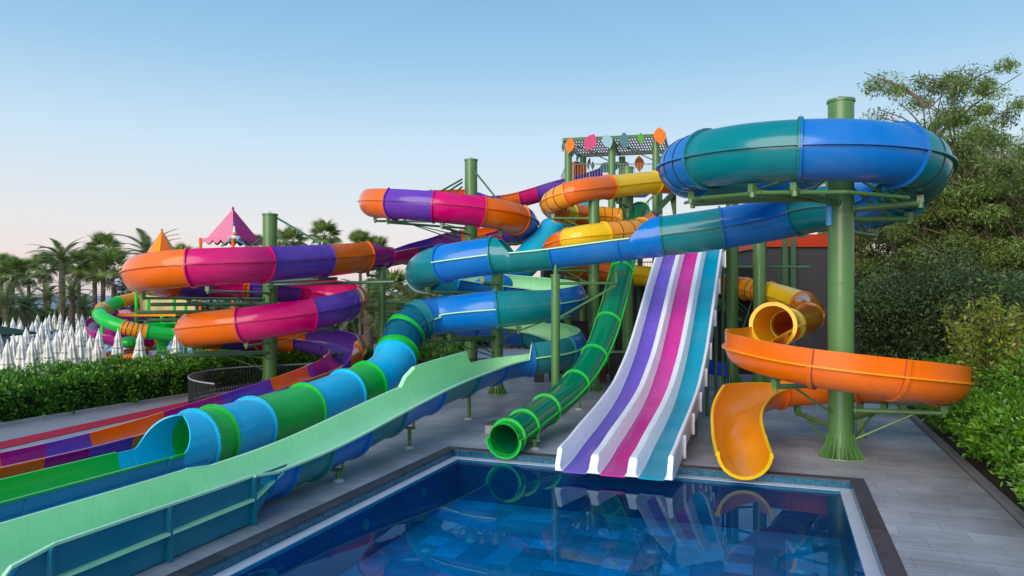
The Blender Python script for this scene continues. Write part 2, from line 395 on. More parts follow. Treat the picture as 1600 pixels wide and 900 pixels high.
# pool shell
pool = thing('swimming_pool', VU(-3.6, 10, -1.3), 'rectangular slide landing pool with dark coping, white overflow edge and blue tiled floor', 'pool')
def slab(name, v0, v1, u0, u1, z0, z1, m, parent, tone=None):
    q = [VU(v0, u0), VU(v1, u0), VU(v1, u1), VU(v0, u1)]; V = [(p.x, p.y, z) for z in (z0, z1) for p in q]
    return mk(name, V, [(3, 2, 1, 0), (4, 5, 6, 7), (0, 1, 5, 4), (1, 2, 6, 5), (2, 3, 7, 6), (3, 0, 4, 7)], m, parent, tone=[tone]*6 if tone else None)
COP = mat('dark_basalt_coping', (0.055, 0.056, 0.065), 0.45, var=0.35, scale=3, bump=0.35, bscale=16, tone=True)
for sidev0, sidev1 in ((VM0, VM0+.32), (VM1-.32, VM1)):
    u = U0
    while u < U1-.32-.01:
        e = min(u+0.9, U1-.32); slab('coping_stone', sidev0, sidev1, u, e-.006, -.12, .012, COP, pool, 0.8+.4*rng.random()); u = e
v = VM0
while v < VM1-.01:
    e = min(v+0.9, VM1); slab('coping_stone', v, e-.006, U1-.32, U1, -.12, .012, COP, pool, 0.8+.4*rng.random()); v = e
def mosaic(name, cols, n_per_m=20.0):
    m = bpy.data.materials.new(name); m.use_nodes = True; n = m.node_tree.nodes; l = m.node_tree.links; b = n['Principled BSDF']
    g = n.new('ShaderNodeNewGeometry'); mp = n.new('ShaderNodeMapping'); mp.inputs['Rotation'].default_value = (0, 0, R(20.05)); mp.inputs['Scale'].default_value = (n_per_m,)*3
    l.new(g.outputs['Position'], mp.inputs[0]); vf = n.new('ShaderNodeVectorMath'); vf.operation = 'FLOOR'; l.new(mp.outputs[0], vf.inputs[0])
    wn_ = n.new('ShaderNodeTexWhiteNoise'); l.new(vf.outputs[0], wn_.inputs[0]); cr = n.new('ShaderNodeValToRGB'); cr.color_ramp.elements[0].color = cols[0]+(1,); cr.color_ramp.elements[1].color = cols[1]+(1,)
    l.new(wn_.outputs[0], cr.inputs[0]); l.new(cr.outputs[0], b.inputs['Base Color']); b.inputs['Roughness'].default_value = .2; return m
MOS = mosaic('teal_glass_mosaic', ((0.004, 0.05, 0.11), (0.01, 0.13, 0.20)), 20)
WSTR = mat('white_overflow_stone', (0.52, 0.56, 0.63), 0.35, var=0.12, scale=4)
WD = -0.20
iv0, iv1, iu1 = VM0+.32, VM1-.32, U1-.32
slab('mosaic_band', iv0-.04, iv0, U0, iu1, -.3, -.121, MOS, pool); slab('mosaic_band', iv1, iv1+.04, U0, iu1, -.3, -.121, MOS, pool); slab('mosaic_band', iv0-.04, iv1+.04, iu1, iu1+.04, -.3, -.121, MOS, pool)
# recessed skirting under the coping in the same mosaic
for a in ((iv0-.03, iv0+.006, U0, iu1), (iv1-.006, iv1+.03, U0, iu1), (iv0, iv1, iu1-.006, iu1+.03)):
    slab('mosaic_band', *a, -.26, -.03, MOS, pool)
SW = 0.26
def strip_run(v0, v1, u0, u1, alongu):
    L = (u1-u0) if alongu else (v1-v0); k = int(round(L/0.5)); 
    for i in range(k):
        if alongu: slab('overflow_stone', v0, v1, u0+L*i/k, u0+L*(i+1)/k-.004, WD-.08, WD+.012, WSTR, pool)
        else: slab('overflow_stone', v0+L*i/k, v0+L*(i+1)/k-.004, u0, u1, WD-.08, WD+.012, WSTR, pool)
strip_run(iv0+.008, iv0+SW, U0, iu1-.01, True); strip_run(iv1-SW, iv1-.008, U0, iu1-.01, True); strip_run(iv0+SW, iv1-SW, iu1-SW, iu1-.008, False)
DP = -1.35; pv0, pv1, pu1 = iv0+SW, iv1-SW, iu1-SW
WTILE = mat('navy_pool_tile', (0.004, 0.10, 0.26), 0.3, var=0.3, scale=2.0)
slab('pool_wall', pv0-.2, pv0, U0, pu1+.2, DP, WD-.08, WTILE, pool); slab('pool_wall', pv1, pv1+.2, U0, pu1+.2, DP, WD-.08, WTILE, pool)
slab('pool_wall', pv0, pv1, pu1, pu1+.2, DP, WD-.081, WTILE, pool)
slab('pool_floor', pv0-.2, pv1+.2, U0, pu1+.2, DP-.1, DP-.012, DARK, pool)
FT = mat('blue_pool_tile', (0.012, 0.58, 0.92), 0.35, var=0.35, scale=2.5, tone=True)
S = 0.62
ptones = [0.42, 0.49, 0.56, 0.63, 0.72, 0.86]
pm_ = [slab_mesh('floor_tile', S-.008, S-.008, .012, FT, t) for t in ptones]
ft = []
i = 0
vv = pv0
nv = int((pv1-pv0)/S); Sx = (pv1-pv0)/nv
for j in range(int((pu1+1)/S)):
    for i in range(nv):
        ft.append((VU(pv0+Sx*(i+.5+(0 if j % 2 else 0)), pu1-S*(j+.5), DP), rng.choice(6, p=[.12, .2, .24, .2, .15, .09])))
vis = [f for f in ft if f[0].y > 8 and 0 < 800+F*f[0].x/f[0].y < 1600 and HY+F*5.6/f[0].y < 960]; vis.sort(key=lambda f: f[0].y)
n1 = vis[:300]; nid = set(id(f) for f in n1)
for c, t in n1: share(pm_[t], 'floor_tile', pool, c, (0, 0, rz), (Sx/S, 1, 1))
mb = MB(); tn = []
for f in ft:
    if id(f) in nid: continue
    mb.box((f[0].x, f[0].y, DP-.006), (Sx-.008, S-.008, .012), rz); tn += [ptones[f[1]]]*6
mb.build('floor_tiles_beyond', FT, pool, kind='stuff', tone=tn)
for px, py in ((1043, 733), (740, 762), (783, 745), (735, 845), (665, 860), (1017, 862), (1250, 855), (1250, 893), (1242, 811), (1140, 766), (640, 808), (830, 738), (560, 850), (920, 800), (960, 880)):
    q = G(px, py, DP); mb = MB().lathe((q.x, q.y, DP), [(.001, .03), (.09, .03), (.12, .0)], 14); mb.build('floor_nozzle', WSTR, pool, True)
for u in (8, 11, 14.2, 17):
    q = VU(pv0+.01, u, -.62); mb = MB(); a = VU(pv0-.02, u, -.6); b = VU(pv0+.03, u, -.6); mb.bar(a, b, .13, 18); mb.build('underwater_light', GALV, pool)
# water
wm = bpy.data.materials.new('pool_water'); wm.use_nodes = True; n = wm.node_tree.nodes; l = wm.node_tree.links
n.remove(n['Principled BSDF']); tr = n.new('ShaderNodeBsdfTransparent'); tr.inputs[0].default_value = (0.28, 0.86, 0.98, 1)
gl = n.new('ShaderNodeBsdfGlossy'); gl.inputs['Roughness'].default_value = 0.0; gl.inputs['Color'].default_value = (0.6, 0.85, 1.0, 1); fr_ = n.new('ShaderNodeFresnel'); fr_.inputs[0].default_value = 1.2
bp = n.new('ShaderNodeBump'); bp.inputs['Strength'].default_value = 0.05; bp.inputs['Distance'].default_value = 0.01; nz = n.new('ShaderNodeTexNoise'); nz.inputs['Scale'].default_value = 1.3; nz.inputs['Detail'].default_value = 2
g = n.new('ShaderNodeNewGeometry'); l.new(g.outputs['Position'], nz.inputs[0]); l.new(nz.outputs[0], bp.inputs['Height']); l.new(bp.outputs[0], gl.inputs['Normal']); l.new(bp.outputs[0], fr_.inputs['Normal'])
mx = n.new('ShaderNodeMixShader'); l.new(fr_.outputs[0], mx.inputs[0]); l.new(tr.outputs[0], mx.inputs[1]); l.new(gl.outputs[0], mx.inputs[2]); l.new(mx.outputs[0], n['Material Output'].inputs[0])
wo = mk('pool_water', [VU(pv0+.001, U0, WD), VU(pv1-.001, U0, WD), VU(pv1-.001, pu1-.001, WD), VU(pv0+.001, pu1-.001, WD)], [(0, 1, 2, 3)], wm); wo['kind'] = 'structure'

# kerb along the planting bed on the right, soil
kb = slab('kerb', 4.45, 4.62, -6, 44, -.1, .10, mat('grey_kerb_stone', (0.20, 0.195, 0.19), 0.8, var=0.3, scale=3, bump=0.4, tone=False), None); kb['kind'] = 'structure'
sb = slab('planting_bed', 4.62, 40, -6, 70, -.1, .05, mat('brown_soil', (0.035, 0.022, 0.014), 0.95, var=0.5, scale=5, bump=1.0), None); sb['kind'] = 'structure'
# path with red carpet on the left
def gpoly(name, pts, z, m, kind='structure'):
    q = [G(*p) if len(p) == 2 else Vector(p) for p in pts]; return poly(name, q, z, m, kind=kind)
path_m = mat('pale_path_slab', (0.30, 0.31, 0.34), 0.7, var=0.25, scale=1.4, bump=0.3, bscale=14)
e0 = G(0, 664); e1 = G(292, 617); d = (e1-e0).normalized(); nrm = Vector((d.y, -d.x, 0))
pa = e0-d*14; pb = e1+d*10
footpath = poly('footpath', [pa, pa+nrm*9, pb+nrm*9, pb], -.026, path_m)
c0 = G(0, 690); c1 = G(292, 627)
cdn = (c1-c0).normalized(); cn = Vector((cdn.y, -cdn.x, 0)); q0 = c0-cdn*10; q1 = c1+cdn*4
V = [q0, q0+cn*.95, q1+cn*.95, q1]
cp = mk('carpet', [(p.x, p.y, z) for z in (-.022, -.008) for p in V], [(4, 5, 6, 7), (0, 1, 5, 4), (1, 2, 6, 5), (2, 3, 7, 6), (3, 0, 4, 7)], CRIMSON)
tag(cp, 'long crimson carpet strip running along the footpath beside the hedge', 'carpet')
hk = MB().beam(pa+Vector((0, 0, -.02)), pb+Vector((0, 0, -.02)), .14, .2); hk = hk.build('hedge_kerb', CONC); hk['kind'] = 'structure'

# ------------------------------------------------------------------ blue / teal tube slide with the cyan and green runout
AX, AY, AR = -.72, 33.0, 3.3
cx, cy, cr_ = 8.2, 21.2, 3.18
A = Path([P(1050, 262, 39), P(1180, 262, 33.5), P(1262, 262, 28.5),
    ring(cx, cy, cr_, 90, 8.5), ring(cx, cy, cr_, 135, 8.36), ring(cx, cy, cr_, 180, 8.22), ring(cx, cy, cr_, 225, 8.12), ring(cx, cy, cr_, 270, 8.03),
    ring(cx, cy, cr_, 315, 7.95), ring(cx, cy, cr_+.05, 360, 7.66), Vector((11.45, 23.2, 7.34)),
    Fp(1300, 322, 25.2), Fp(1231, 338, 26.4), Fp(1128, 355, 27.1), Fp(1032, 368, 27.8), Fp(963, 376, 28.4), Fp(840, 392, 29.3),
    ring(AX, AY, AR, 270, 6.06), ring(AX, AY, AR, 225, 5.75), ring(AX, AY, AR, 180, 5.4), ring(AX, AY, AR, 135, 5.2), ring(AX, AY, AR, 90, 4.95), ring(AX, AY, AR, 45, 4.7),
    ring(AX, AY, AR, 0, 4.42), ring(AX, AY, AR, -45, 4.15), ring(AX, AY, AR, -90, 3.9), ring(AX, AY, AR, -133, 3.62),
    P(654, 500, 30.0), P(631, 522, 29.4), P(618, 558, 28.3), P(597, 587, 27), P(540, 614, 24.9), P(480, 638, 22.9), P(407, 661, 20.9),
    VU(-13.7, 15.4, .84), VU(-13.7, 13, .82), VU(-13.7, 9, .82), VU(-13.7, 4, .82), VU(-13.7, -2, .82)])
slA = thing('tube_slide', VU(-13.7, 4, 0), 'big blue and teal spiral tube slide ending in cyan and green rings', 'water slide')
r = .76; CL = ARC(r); LIPC = (7, 21)
def lipidx(aR, aL, n=28):
    tot = 180+aR+aL; return (int(round(aR/tot*n)), int(round((aR+180)/tot*n)))
def secs(path, parent, seams, r, **kw):
    for k in range(len(seams)-1):
        u0, (mo, mi, pr0, pr1, opt) = seams[k][0], seams[k][1]
        u1 = seams[k+1][0]; o = dict(kw); o.update(opt); section(path, u0, u1, pr0, pr1, mo, mi, parent, **o)
cl = dict(lips=LIPC)
OP = ARC(r, 0, 0); HW = ARC(r, 0, 50); li = lipidx(0, 50)
SUV = lambda *a: a
s = [(0, (BLUE, BLUE, CL, CL, cl)), (1.1, (TEAL, TEAL, CL, CL, cl)), (2.0, (BLUE, BLUE, CL, CL, cl)), (3.3, (TEAL, TEAL, CL, CL, cl)), (4.3, (BLUE, BLUE, CL, CL, dict(lips=LIPC, ribs=5))),
     (A.U(1070, 5.2, 7), (TEAL, TEAL, CL, CL, dict(lips=LIPC, bolts=True))), (A.U(1250, 6, 8), (BLUE, BLUE, CL, CL, dict(lips=LIPC, bolts=True))),
     (A.U(1448, 7, 7.85), (TEAL, TEAL, CL, CL, dict(lips=LIPC, ribs=5, bolts=True))), (9.25, (BLUE, BLUE, CL, CL, cl)), (A.U(1300, 10.2, 12), (TEAL, TEAL, CL, CL, cl)),
     (A.U(1231, 11, 13), (BLUE, BLUE, CL, CL, cl)), (A.U(1128, 12, 14), (TEAL, TEAL, CL, CL, cl)), (A.U(1032, 13, 15), (BLUE, BLUE, CL, OP, dict(lips=(), flange='start'))),
     (A.U(984, 14, 15.5), (BLUE, LGREEN, OP, OP, dict(lips=(0, 28), lipm=LGREEN, flange='end'))), (A.U(963, 14.5, 16), (BLUE, LGREEN, OP, OP, dict(lips=(0, 28), lipm=LGREEN))),
     (A.U(856, 15.5, 17), (TEAL, LGREEN, OP, OP, dict(lips=(0, 28), lipm=LGREEN, flange='start'))), (A.U(795, 16, 17.5), (TEAL, TEAL, OP, CL, dict(lips=(), flange='end'))),
     (A.U(762, 16.6, 17.9), (BLUE, BLUE, CL, CL, dict(lips=LIPC, lipm=LGREEN))), (A.U(676, 17.5, 18.6), (TEAL, TEAL, CL, ARC(r, 20, 70), dict(bolts=True))), (19.1, (CYAN, CYAN, ARC(r, 20, 70), HW, dict())),
     (20, (BLUE, LGREEN, HW, HW, dict(lips=li, lipm=LGREEN))), (21.2, (DBLUE, LGREEN, HW, HW, dict(lips=li, lipm=LGREEN))), (22.4, (BLUE, LGREEN, HW, HW, dict(lips=li, lipm=LGREEN))),
     (A.U(875, 23.5, 25), (BLUE, LGREEN, HW, HW, dict(lips=li, lipm=LGREEN, flange='start'))), (A.U(862, 23.7, 25), (TEAL, LGREEN, HW, ARC(r, 40, 70), dict(flange='end'))), (A.U(775, 24.2, 25.6), (BLUE, BLUE, CL, CL, dict(lips=LIPC, lipm=LGREEN))), (A.U(675, 25.3, 27), (TEAL, TEAL, CL, CL, cl))]
def addp(u, m, **o): s.append((u, (m, m, CL, CL, dict(o))))
addp(27.15, TBLUE); addp(27.75, GREEN, fo=.08); addp(28.0, TBLUE); addp(28.75, GREEN, fo=.08); addp(29.05, CYAN, fo=.08)
addp(A.U(600, 29.4, 31), GREEN, fo=.08); addp(A.U(568, 30, 32), CYAN, fo=.08); addp(A.U(507, 31, 33), GREEN, fo=.08); addp(A.U(430, 32, 34), CYAN, fo=.08, bolts=True); addp(A.U(372, 33, 35), GREEN, fo=.08, bolts=True)
um = A.U(342, 33.3, 35.4)
def ufA(ut):
    return min((abs(SA*A.at(34+4*k/800).x+CA*A.at(34+4*k/800).y-ut), 34+4*k/800) for k in range(801))[1]
ua, ub_, uc_ = ufA(14.15), ufA(13.35), ufA(12.9)
s.append((um, (CYAN, CYAN, CL, CL, dict(flange='start', fo=.08, bolts=True))))
OR = ARC(r+.02, 0, 0)
s.append((ua, (CYAN, CYAN, CL, ARC(r+.01, 0, 0), dict(flange='', lips=(), step=.04, ease=True)))); s.append((ub_, (STEELB, CYAN, OR, OR, dict(flange='end', fo=.03, lips=(28,), lipm=GREEN))))
s.append((uc_, (STEELB, GREEN, OR, OR, dict(fo=.03, lips=(0, 28), lipm=GREEN, lw=.05))))
s.append((A.U(40, 34.5, 37), (STEELB, GREEN, OR, OR, dict(fo=.03, lips=(0, 28), lipm=GREEN, lw=.05))))
s.append((36.6, (STEELB, GREEN, OR, OR, dict(fo=.03, lips=(0, 28), lipm=GREEN, lw=.05))))
s.append((37.99, None))
secs(A, slA, s, r)
# fibreglass skirt that closes the space under the trough
mb = MB()
for u in np.arange(1.0, 14.4, 2.2): mb.box(tuple(VU(-13.7, u, .06)), (1.0, .12, .12), rz)
mb.build('cradle', STEELD, slA)
skirt = mk('skirt_panel', [VU(-12.96, 0, 0.02), VU(-12.96, 14.2, 0.02), VU(-12.96, 14.2, .5), VU(-12.96, 0, .5), VU(-13.0, 0, 0.02), VU(-13.0, 14.2, 0.02), VU(-13.0, 14.2, .5), VU(-13.0, 0, .5)],
   [(0, 1, 2, 3), (7, 6, 5, 4), (3, 2, 6, 7), (1, 5, 6, 2)], STEELB, slA)

# ------------------------------------------------------------------ open pale green trough slide with blue underside
B = Path([P(912, 322, 42), P(880, 348, 40.5), P(848, 380, 39), P(806, 424, 38), P(745, 466, 36.5), P(705, 492, 36), ring(AX, AY, AR, 90, 2.9), ring(AX, AY, AR, 45, 2.6), ring(AX, AY, AR, 0, 2.32),
    ring(AX, AY, AR, -45, 2.05), ring(AX, AY, AR, -80, 1.86), VU(-10.5, 24.6, 1.76), VU(-10.5, 21.2, 1.6), VU(-10.5, 18.4, 1.33), VU(-10.5, 14.7, .95), VU(-10.5, 12.0, .86), VU(-10.5, 8, .86), VU(-10.5, 3, .86), VU(-10.5, -3, .86)])
slB = thing('flume_slide', VU(-10.5, 8, 0), 'open pale green trough slide with blue underside nearest the pool', 'water slide')
O2 = ARC(.78, 0, 0); H2 = ARC(.78, 0, 50); L2 = lipidx(0, 50)
FIN = ARC(.78, 46, 0)
fl = lambda **k: dict(lips=(0, 28), lipm=LGREEN, **k)
s = [(0, (CYAN, CYAN, ARC(.78), ARC(.78), dict(lips=LIPC))), (1.5, (CYAN, CYAN, ARC(.78), ARC(.78), dict(lips=LIPC))), (3, (BLUE, BLUE, ARC(.78), ARC(.78), dict())), (4.2, (DBLUE, DBLUE, ARC(.78), H2, dict())), (5.6, (DBLUE, LGREEN, H2, H2, dict(lips=L2, lipm=LGREEN))),
     (6.6, (TEAL, LGREEN, H2, H2, dict(lips=L2, lipm=LGREEN))), (7.6, (BLUE, LGREEN, H2, H2, dict(lips=L2, lipm=LGREEN))), (B.U(898, 8, 9.4), (TEAL, LGREEN, H2, H2, dict(lips=L2, lipm=LGREEN))),
     (B.U(836, 9, 11), (BLUE, LGREEN, H2, O2, fl(flange='start'))), (B.U(826, 9, 11), (BLUE, LGREEN, O2, O2, fl(flange='end'))), (B.U(793, 9.9, 12), (BLUE, LGREEN, O2, FIN, fl(flange=''))), (B.U(780, 9.9, 12), (BLUE, LGREEN, FIN, FIN, fl(flange='end'))), (B.U(748, 10, 12.6), (TEAL, LGREEN, FIN, FIN, fl(flange='start'))),
     (B.U(704, 10.4, 13), (TEAL, LGREEN, FIN, O2, fl(flange=''))), (B.U(692, 10.4, 13), (BLUE, LGREEN, O2, O2, fl())), (B.U(630, 11, 13.4), (TEAL, LGREEN, O2, O2, fl())), (B.U(574, 12, 14), (BLUE, LGREEN, O2, O2, fl())), (B.U(516, 12.5, 14.5), (TEAL, LGREEN, O2, O2, fl())),
     (B.U(462, 13, 15), (BLUE, LGREEN, O2, O2, fl()))]
ub = B.U(424, 13.5, 15.4)
UW = UPR(.78, .02, .02)
def BOXP(w, top, bot, topR=None, n=24):     # flat bottomed trough, right wall (far) top, left wall (near) top
    topR = top if topR is None else topR; rr = .22; pts = [(w, topR), (w, (topR+bot)/2)]
    for i in range(9): a = R(-90*i/8); pts.append((w-rr+rr*math.cos(a), bot+rr+rr*math.sin(a)))
    pts += [(x, bot) for x in np.linspace(w-rr, -w+rr, 6)[1:-1]]
    for i in range(9): a = R(-90-90*i/8); pts.append((-w+rr+rr*math.cos(a), bot+rr+rr*math.sin(a)))
    pts += [(-w, (top+bot)/2), (-w, top)]; return np.array(pts)
def resamp(p, n=29):
    d = np.r_[0, np.cumsum(np.linalg.norm(np.diff(p, axis=0), axis=1))]; t = np.linspace(0, d[-1], n); return np.stack([np.interp(t, d, p[:, 0]), np.interp(t, d, p[:, 1])], 1)
TB = resamp(BOXP(.78, .09, -.62)); 
s.append((ub, (STEELB, LGREEN, O2, TB, fl(flange='start', fo=.04))))
def ufor(path, utarget, a, b):
    best = None
    for k in range(301):
        q = path.at(a+(b-a)*k/300); uu = SA*q.x+CA*q.y; e = abs(uu-utarget)
        if best is None or e < best[0]: best = (e, a+(b-a)*k/300)
    return best[1]
u118 = ufor(B, 11.76, 13.5, 17); u76 = ufor(B, 7.6, 14, 18); u64 = ufor(B, 6.5, 14, 18)
s.append((u118, (STEELB, LGREEN, TB, TB, fl(flange='', lw=.05)))); 
s.append((ufor(B, 9.65, 14, 17), (STEELB, LGREEN, TB, TB, fl(flange='', lw=.05)))); 
LOW = resamp(BOXP(.78, -.45, -.62, .09))
s.append((u76, (STEELB, LGREEN, TB, resamp(BOXP(.78, -.02, -.62, .09)), fl(flange='', lw=.05)))); s.append((ufor(B, 7.0, 14, 18), (STEELB, LGREEN, resamp(BOXP(.78, -.02, -.62, .09)), LOW, fl(flange='', lw=.05)))); s.append((u64, (STEELB, LGREEN, LOW, LOW, fl(flange='', lw=.05)))); s.append((17.99, None))
secs(B, slB, s, .78)
# near side panels with ribs and belt lip
def panel_z(u):   # bottom edge of the panels
    return 0.03 if u < 11.76 else 0.03+(u-11.76)*0.62
brk = [6.75, 7.5, 9.65, 11.76, 12.95]
for a, b in zip(brk[:-1], brk[1:]):
    q = []
    top = lambda u: .93 if u > 7.4 else .93-((7.4-u)/.7)**2*.75
    us = np.linspace(a+.004, b-.004, 9); inset = lambda u: 0 if u < 11.76 else (u-11.76)*.16
    V = []; Fa = []
    for u in us:
        for dv in (0, -.03):
            V.append(VU(-9.71-inset(u)*1.0+dv, u, min(panel_z(u), top(u)))); V.append(VU(-9.71-inset(u)*.2+dv, u, top(u)))
    for i in range(8):
        k = i*4; Fa += [(k, k+4, k+5, k+1), (k+2, k+3, k+7, k+6), (k+1, k+5, k+7, k+3), (k, k+2, k+6, k+4)]
    Fa += [(0, 1, 3, 2), (32, 34, 35, 33)]
    mk('side_panel', V, Fa, PANELM, slB)
mb = MB(); pts = [VU(-9.66, 5.5, .44), VU(-9.66, 11.76, .50), VU(-9.80, 12.95, .84)]
for a, b in zip(pts[:-1], pts[1:]): mb.beam(a, b, .11, .045)
mb.build('belt_lip', LGREEN, slB)
for u in (7.5, 9.65, 11.76):
    MB().box(tuple(VU(-9.66, u, .46)), (.12, .05, .92), rz).build('rib_post', PANELM, slB)
def legpost(name, p, ztop, r, parent=None, label=None, cat='post', head=True):
    mb = MB().bar((p.x, p.y, 0.02), (p.x, p.y, ztop), r, 12); 
    if head:
        mb.box((p.x, p.y, ztop-.03), (.34, .12, .06), rz); mb.box((p.x-.12, p.y, ztop+.05), (.03, .1, .18), rz); mb.box((p.x+.12, p.y, ztop+.05), (.03, .1, .18), rz)
    t = thing(name, (p.x, p.y, 0), label, cat)
    o = mb.build('shaft', STEEL, t); smooth_by_angle(o)
    MB().lathe((p.x, p.y, 0), [(r*1.2, .07), (r*2.4, .045), (r*2.8, .0)], 14).build('foot', CONC, t, True)
    return t
legpost('leg_post', G(528, 752), .30, .055, label='short green leg under the pale green trough beside the pool edge')
legpost('leg_post', G(640, 700), .62, .055, label='green leg under the pale green trough where its blue underside turns teal')
legpost('leg_post', G(733, 655), .95, .065, label='green leg with forked head under the teal trough section, left of the fluted post base')

# ------------------------------------------------------------------ orange, pink and purple helix slide
X1, Y1, R1 = -3.37, 39.5, 4.0
X2, Y2, R2 = -11.8, 32.4, 4.0
X3, Y3, R3 = -11.2, 34.5, 3.46
def z_at(py, Y): return H+(HY-py)*Y/F
RP = Path([P(930, 266, 44), Fp(884, 279, 43.5), Fp(838, 293, 43.8), Fp(782, 306, 43.8), ring(X1, Y1, R1, 90, 10.15), ring(X1, Y1, R1, 135, 9.85), ring(X1, Y1, R1, 180, 9.45), ring(X1, Y1, R1, 225, 9.1), ring(X1, Y1, R1, 270, 8.75),
    ring(X1, Y1, R1, 315, 8.5), ring(X1, Y1, R1, 0, 8.25), ring(X1, Y1, R1, 45, 8.0), ring(X1, Y1, R1, 82, 7.7), Fp(690, 380, 41.5), Fp(650, 384, 39.7), Fp(615, 389, 38.2), Fp(580, 395, 36.5), Fp(522, 401, 33.8), Fp(430, 407, 30.8), Fp(350, 411, 28.9),
    ring(X2, Y2, R2, 250, 5.55), ring(X2, Y2, R2, 210, 5.36), ring(X2, Y2, R2, 172, 5.2), ring(X2, Y2, R2, 132, 5.05), ring(X2, Y2, R2, 95, 4.92),
    ring(X3, Y3, R3, 70, 4.7), ring(X3, Y3, R3, 32, 4.42), ring(X3, Y3, R3, -8, 4.1), ring(X3, Y3, R3, -50, 3.68), ring(X3, Y3, R3, -90, 3.32), ring(X3, Y3, R3, -135, 3.02), ring(X3, Y3, R3, -180, 2.75), ring(X3, Y3, R3, -225, 2.5), ring(X3, Y3, R3, -270, 2.25), ring(X3, Y3, R3, -315, 2.0), ring(X3, Y3, R3, -356, 1.82),
    P(523, 565, 30.9), VU(-16.6, 22.8, 1.5), VU(-16.4, 18.2, 1.12), VU(-16.25, 14, .84), VU(-16.25, 10, .82), VU(-16.25, 4, .82), VU(-16.25, -2, .82)])
slR = thing('helix_slide', (X3, Y3, 0), 'orange, pink and purple helix slide with striped open runout at left', 'water slide')
r = .80
HR = ARC(r, 52, 0); lR = lipidx(52, 0); HL = ARC(r, 0, 52); lL = lipidx(0, 52); O3 = ARC(r, 0, 0)
hr = dict(lips=lR); hl = dict(lips=lL)
s = []
def a3(u, m, p0, p1, o, mi=None): s.append((u, (m, mi or m, p0, p1, dict(o))))
a3(0, PURPLE, O3, O3, dict(lips=(0, 28))); a3(RP.U(838, 1, 3), PINK, O3, O3, dict(lips=(0, 28))); a3(RP.U(810, 1.5, 3), ORANGE, O3, O3, dict(lips=(0, 28))); a3(RP.U(782, 2, 3.4), PURPLE, O3, HR, dict(lips=(28,)))
a3(RP.U(735, 3, 4.3), ORANGE, HR, HR, hr); a3(4.4, PURPLE, HR, HR, hr); a3(5.1, PINK, HR, HR, hr); a3(5.8, ORANGE, HR, HR, dict(lips=lR, bolts=True)); a3(RP.U(600, 6.5, 8), PURPLE, HR, HR, hr); a3(RP.U(674, 7, 8.6), PINK, HR, HR, hr); a3(RP.U(758, 7.9, 9.4), ORANGE, HR, HR, hr)
a3(RP.U(825, 8.3, 9.8), PURPLE, HR, HR, dict(lips=lR, bolts=True)); a3(10.6, PINK, HR, HR, hr); a3(11.2, ORANGE, HR, HR, hr); a3(12.0, PURPLE, HR, O3, dict(lips=(28,))); a3(RP.U(651, 13, 15), PINK, O3, O3, dict(lips=(0, 28))); a3(RP.U(616, 14, 16), MAGENTA, O3, HL, dict(lips=(0,)))
a3(RP.U(584, 15, 17), ORANGE, HL, HL, hl); a3(RP.U(523, 16, 18), PURPLE, HL, HL, hl); a3(RP.U(429, 17, 19), PINK, HL, HL, hl); a3(RP.U(288, 18.5, 20.6), ORANGE, HL, HL, dict(lips=lL, bolts=True)); a3(22.2, PURPLE, HL, HL, hl); a3(22.9, PINK, HL, HL, hl); a3(23.6, ORANGE, HL, HL, hl)
a3(RP.U(390, 23.6, 25.2), PURPLE, HL, HL, hl); a3(RP.U(470, 24.5, 26.4), PINK, HL, HL, hl); a3(RP.U(542, 25.4, 27), ORANGE, HL, HL, hl); a3(27.0, PURPLE, HL, HL, hl); a3(RP.U(494, 27.3, 29), PINK, HL, HL, hl); a3(RP.U(367, 28.6, 30.3), ORANGE, HL, HL, dict(lips=lL, bolts=True))
a3(31.4, PURPLE, HL, HL, hl); a3(32, PINK, HL, HL, hl); a3(32.6, ORANGE, HL, HL, hl); a3(33.1, PURPLE, HL, HL, hl); a3(33.9, PURPLE, HL, HL, hl); a3(34.75, ORANGE, HL, HL, dict(lips=lL, bolts=True), PINK); a3(35.55, ORANGE, HL, ARC(r, 0, 14), dict(lips=()), MAGENTA)
op = dict(fo=.03, lips=(0, 28), lw=.05)
O5 = ARC(.72, 0, 0)
a3(36.15, PURPLE, ARC(r, 0, 14), O5, dict(lips=(0, 28), fo=.03, lw=.05)); a3(36.4, ORANGE, O5, O5, op); a3(RP.U(478, 36.5, 38), PURPLE, O5, O5, op); a3(RP.U(404, 36.6, 38.4), MAGENTA, O5, O5, op); a3(RP.U(318, 37, 39), ORANGE, O5, O5, op); a3(RP.U(208, 38, 40.4), PURPLE, O5, O5, op); a3(RP.U(140, 38.5, 41), MAGENTA, O5, O5, op); a3(RP.U(70, 39, 41), ORANGE, O5, O5, op); a3(RP.U(-40, 39, 41.4), PINK, O5, O5, op)
s.append((41.95, None))
secs(RP, slR, s, r)
mb = MB()
for u in np.arange(2.0, 16, 2.4): mb.box(tuple(VU(-16.45, u, .07)), (1.0, .12, .14), rz)
mb.build('cradle', STEELD, slR)

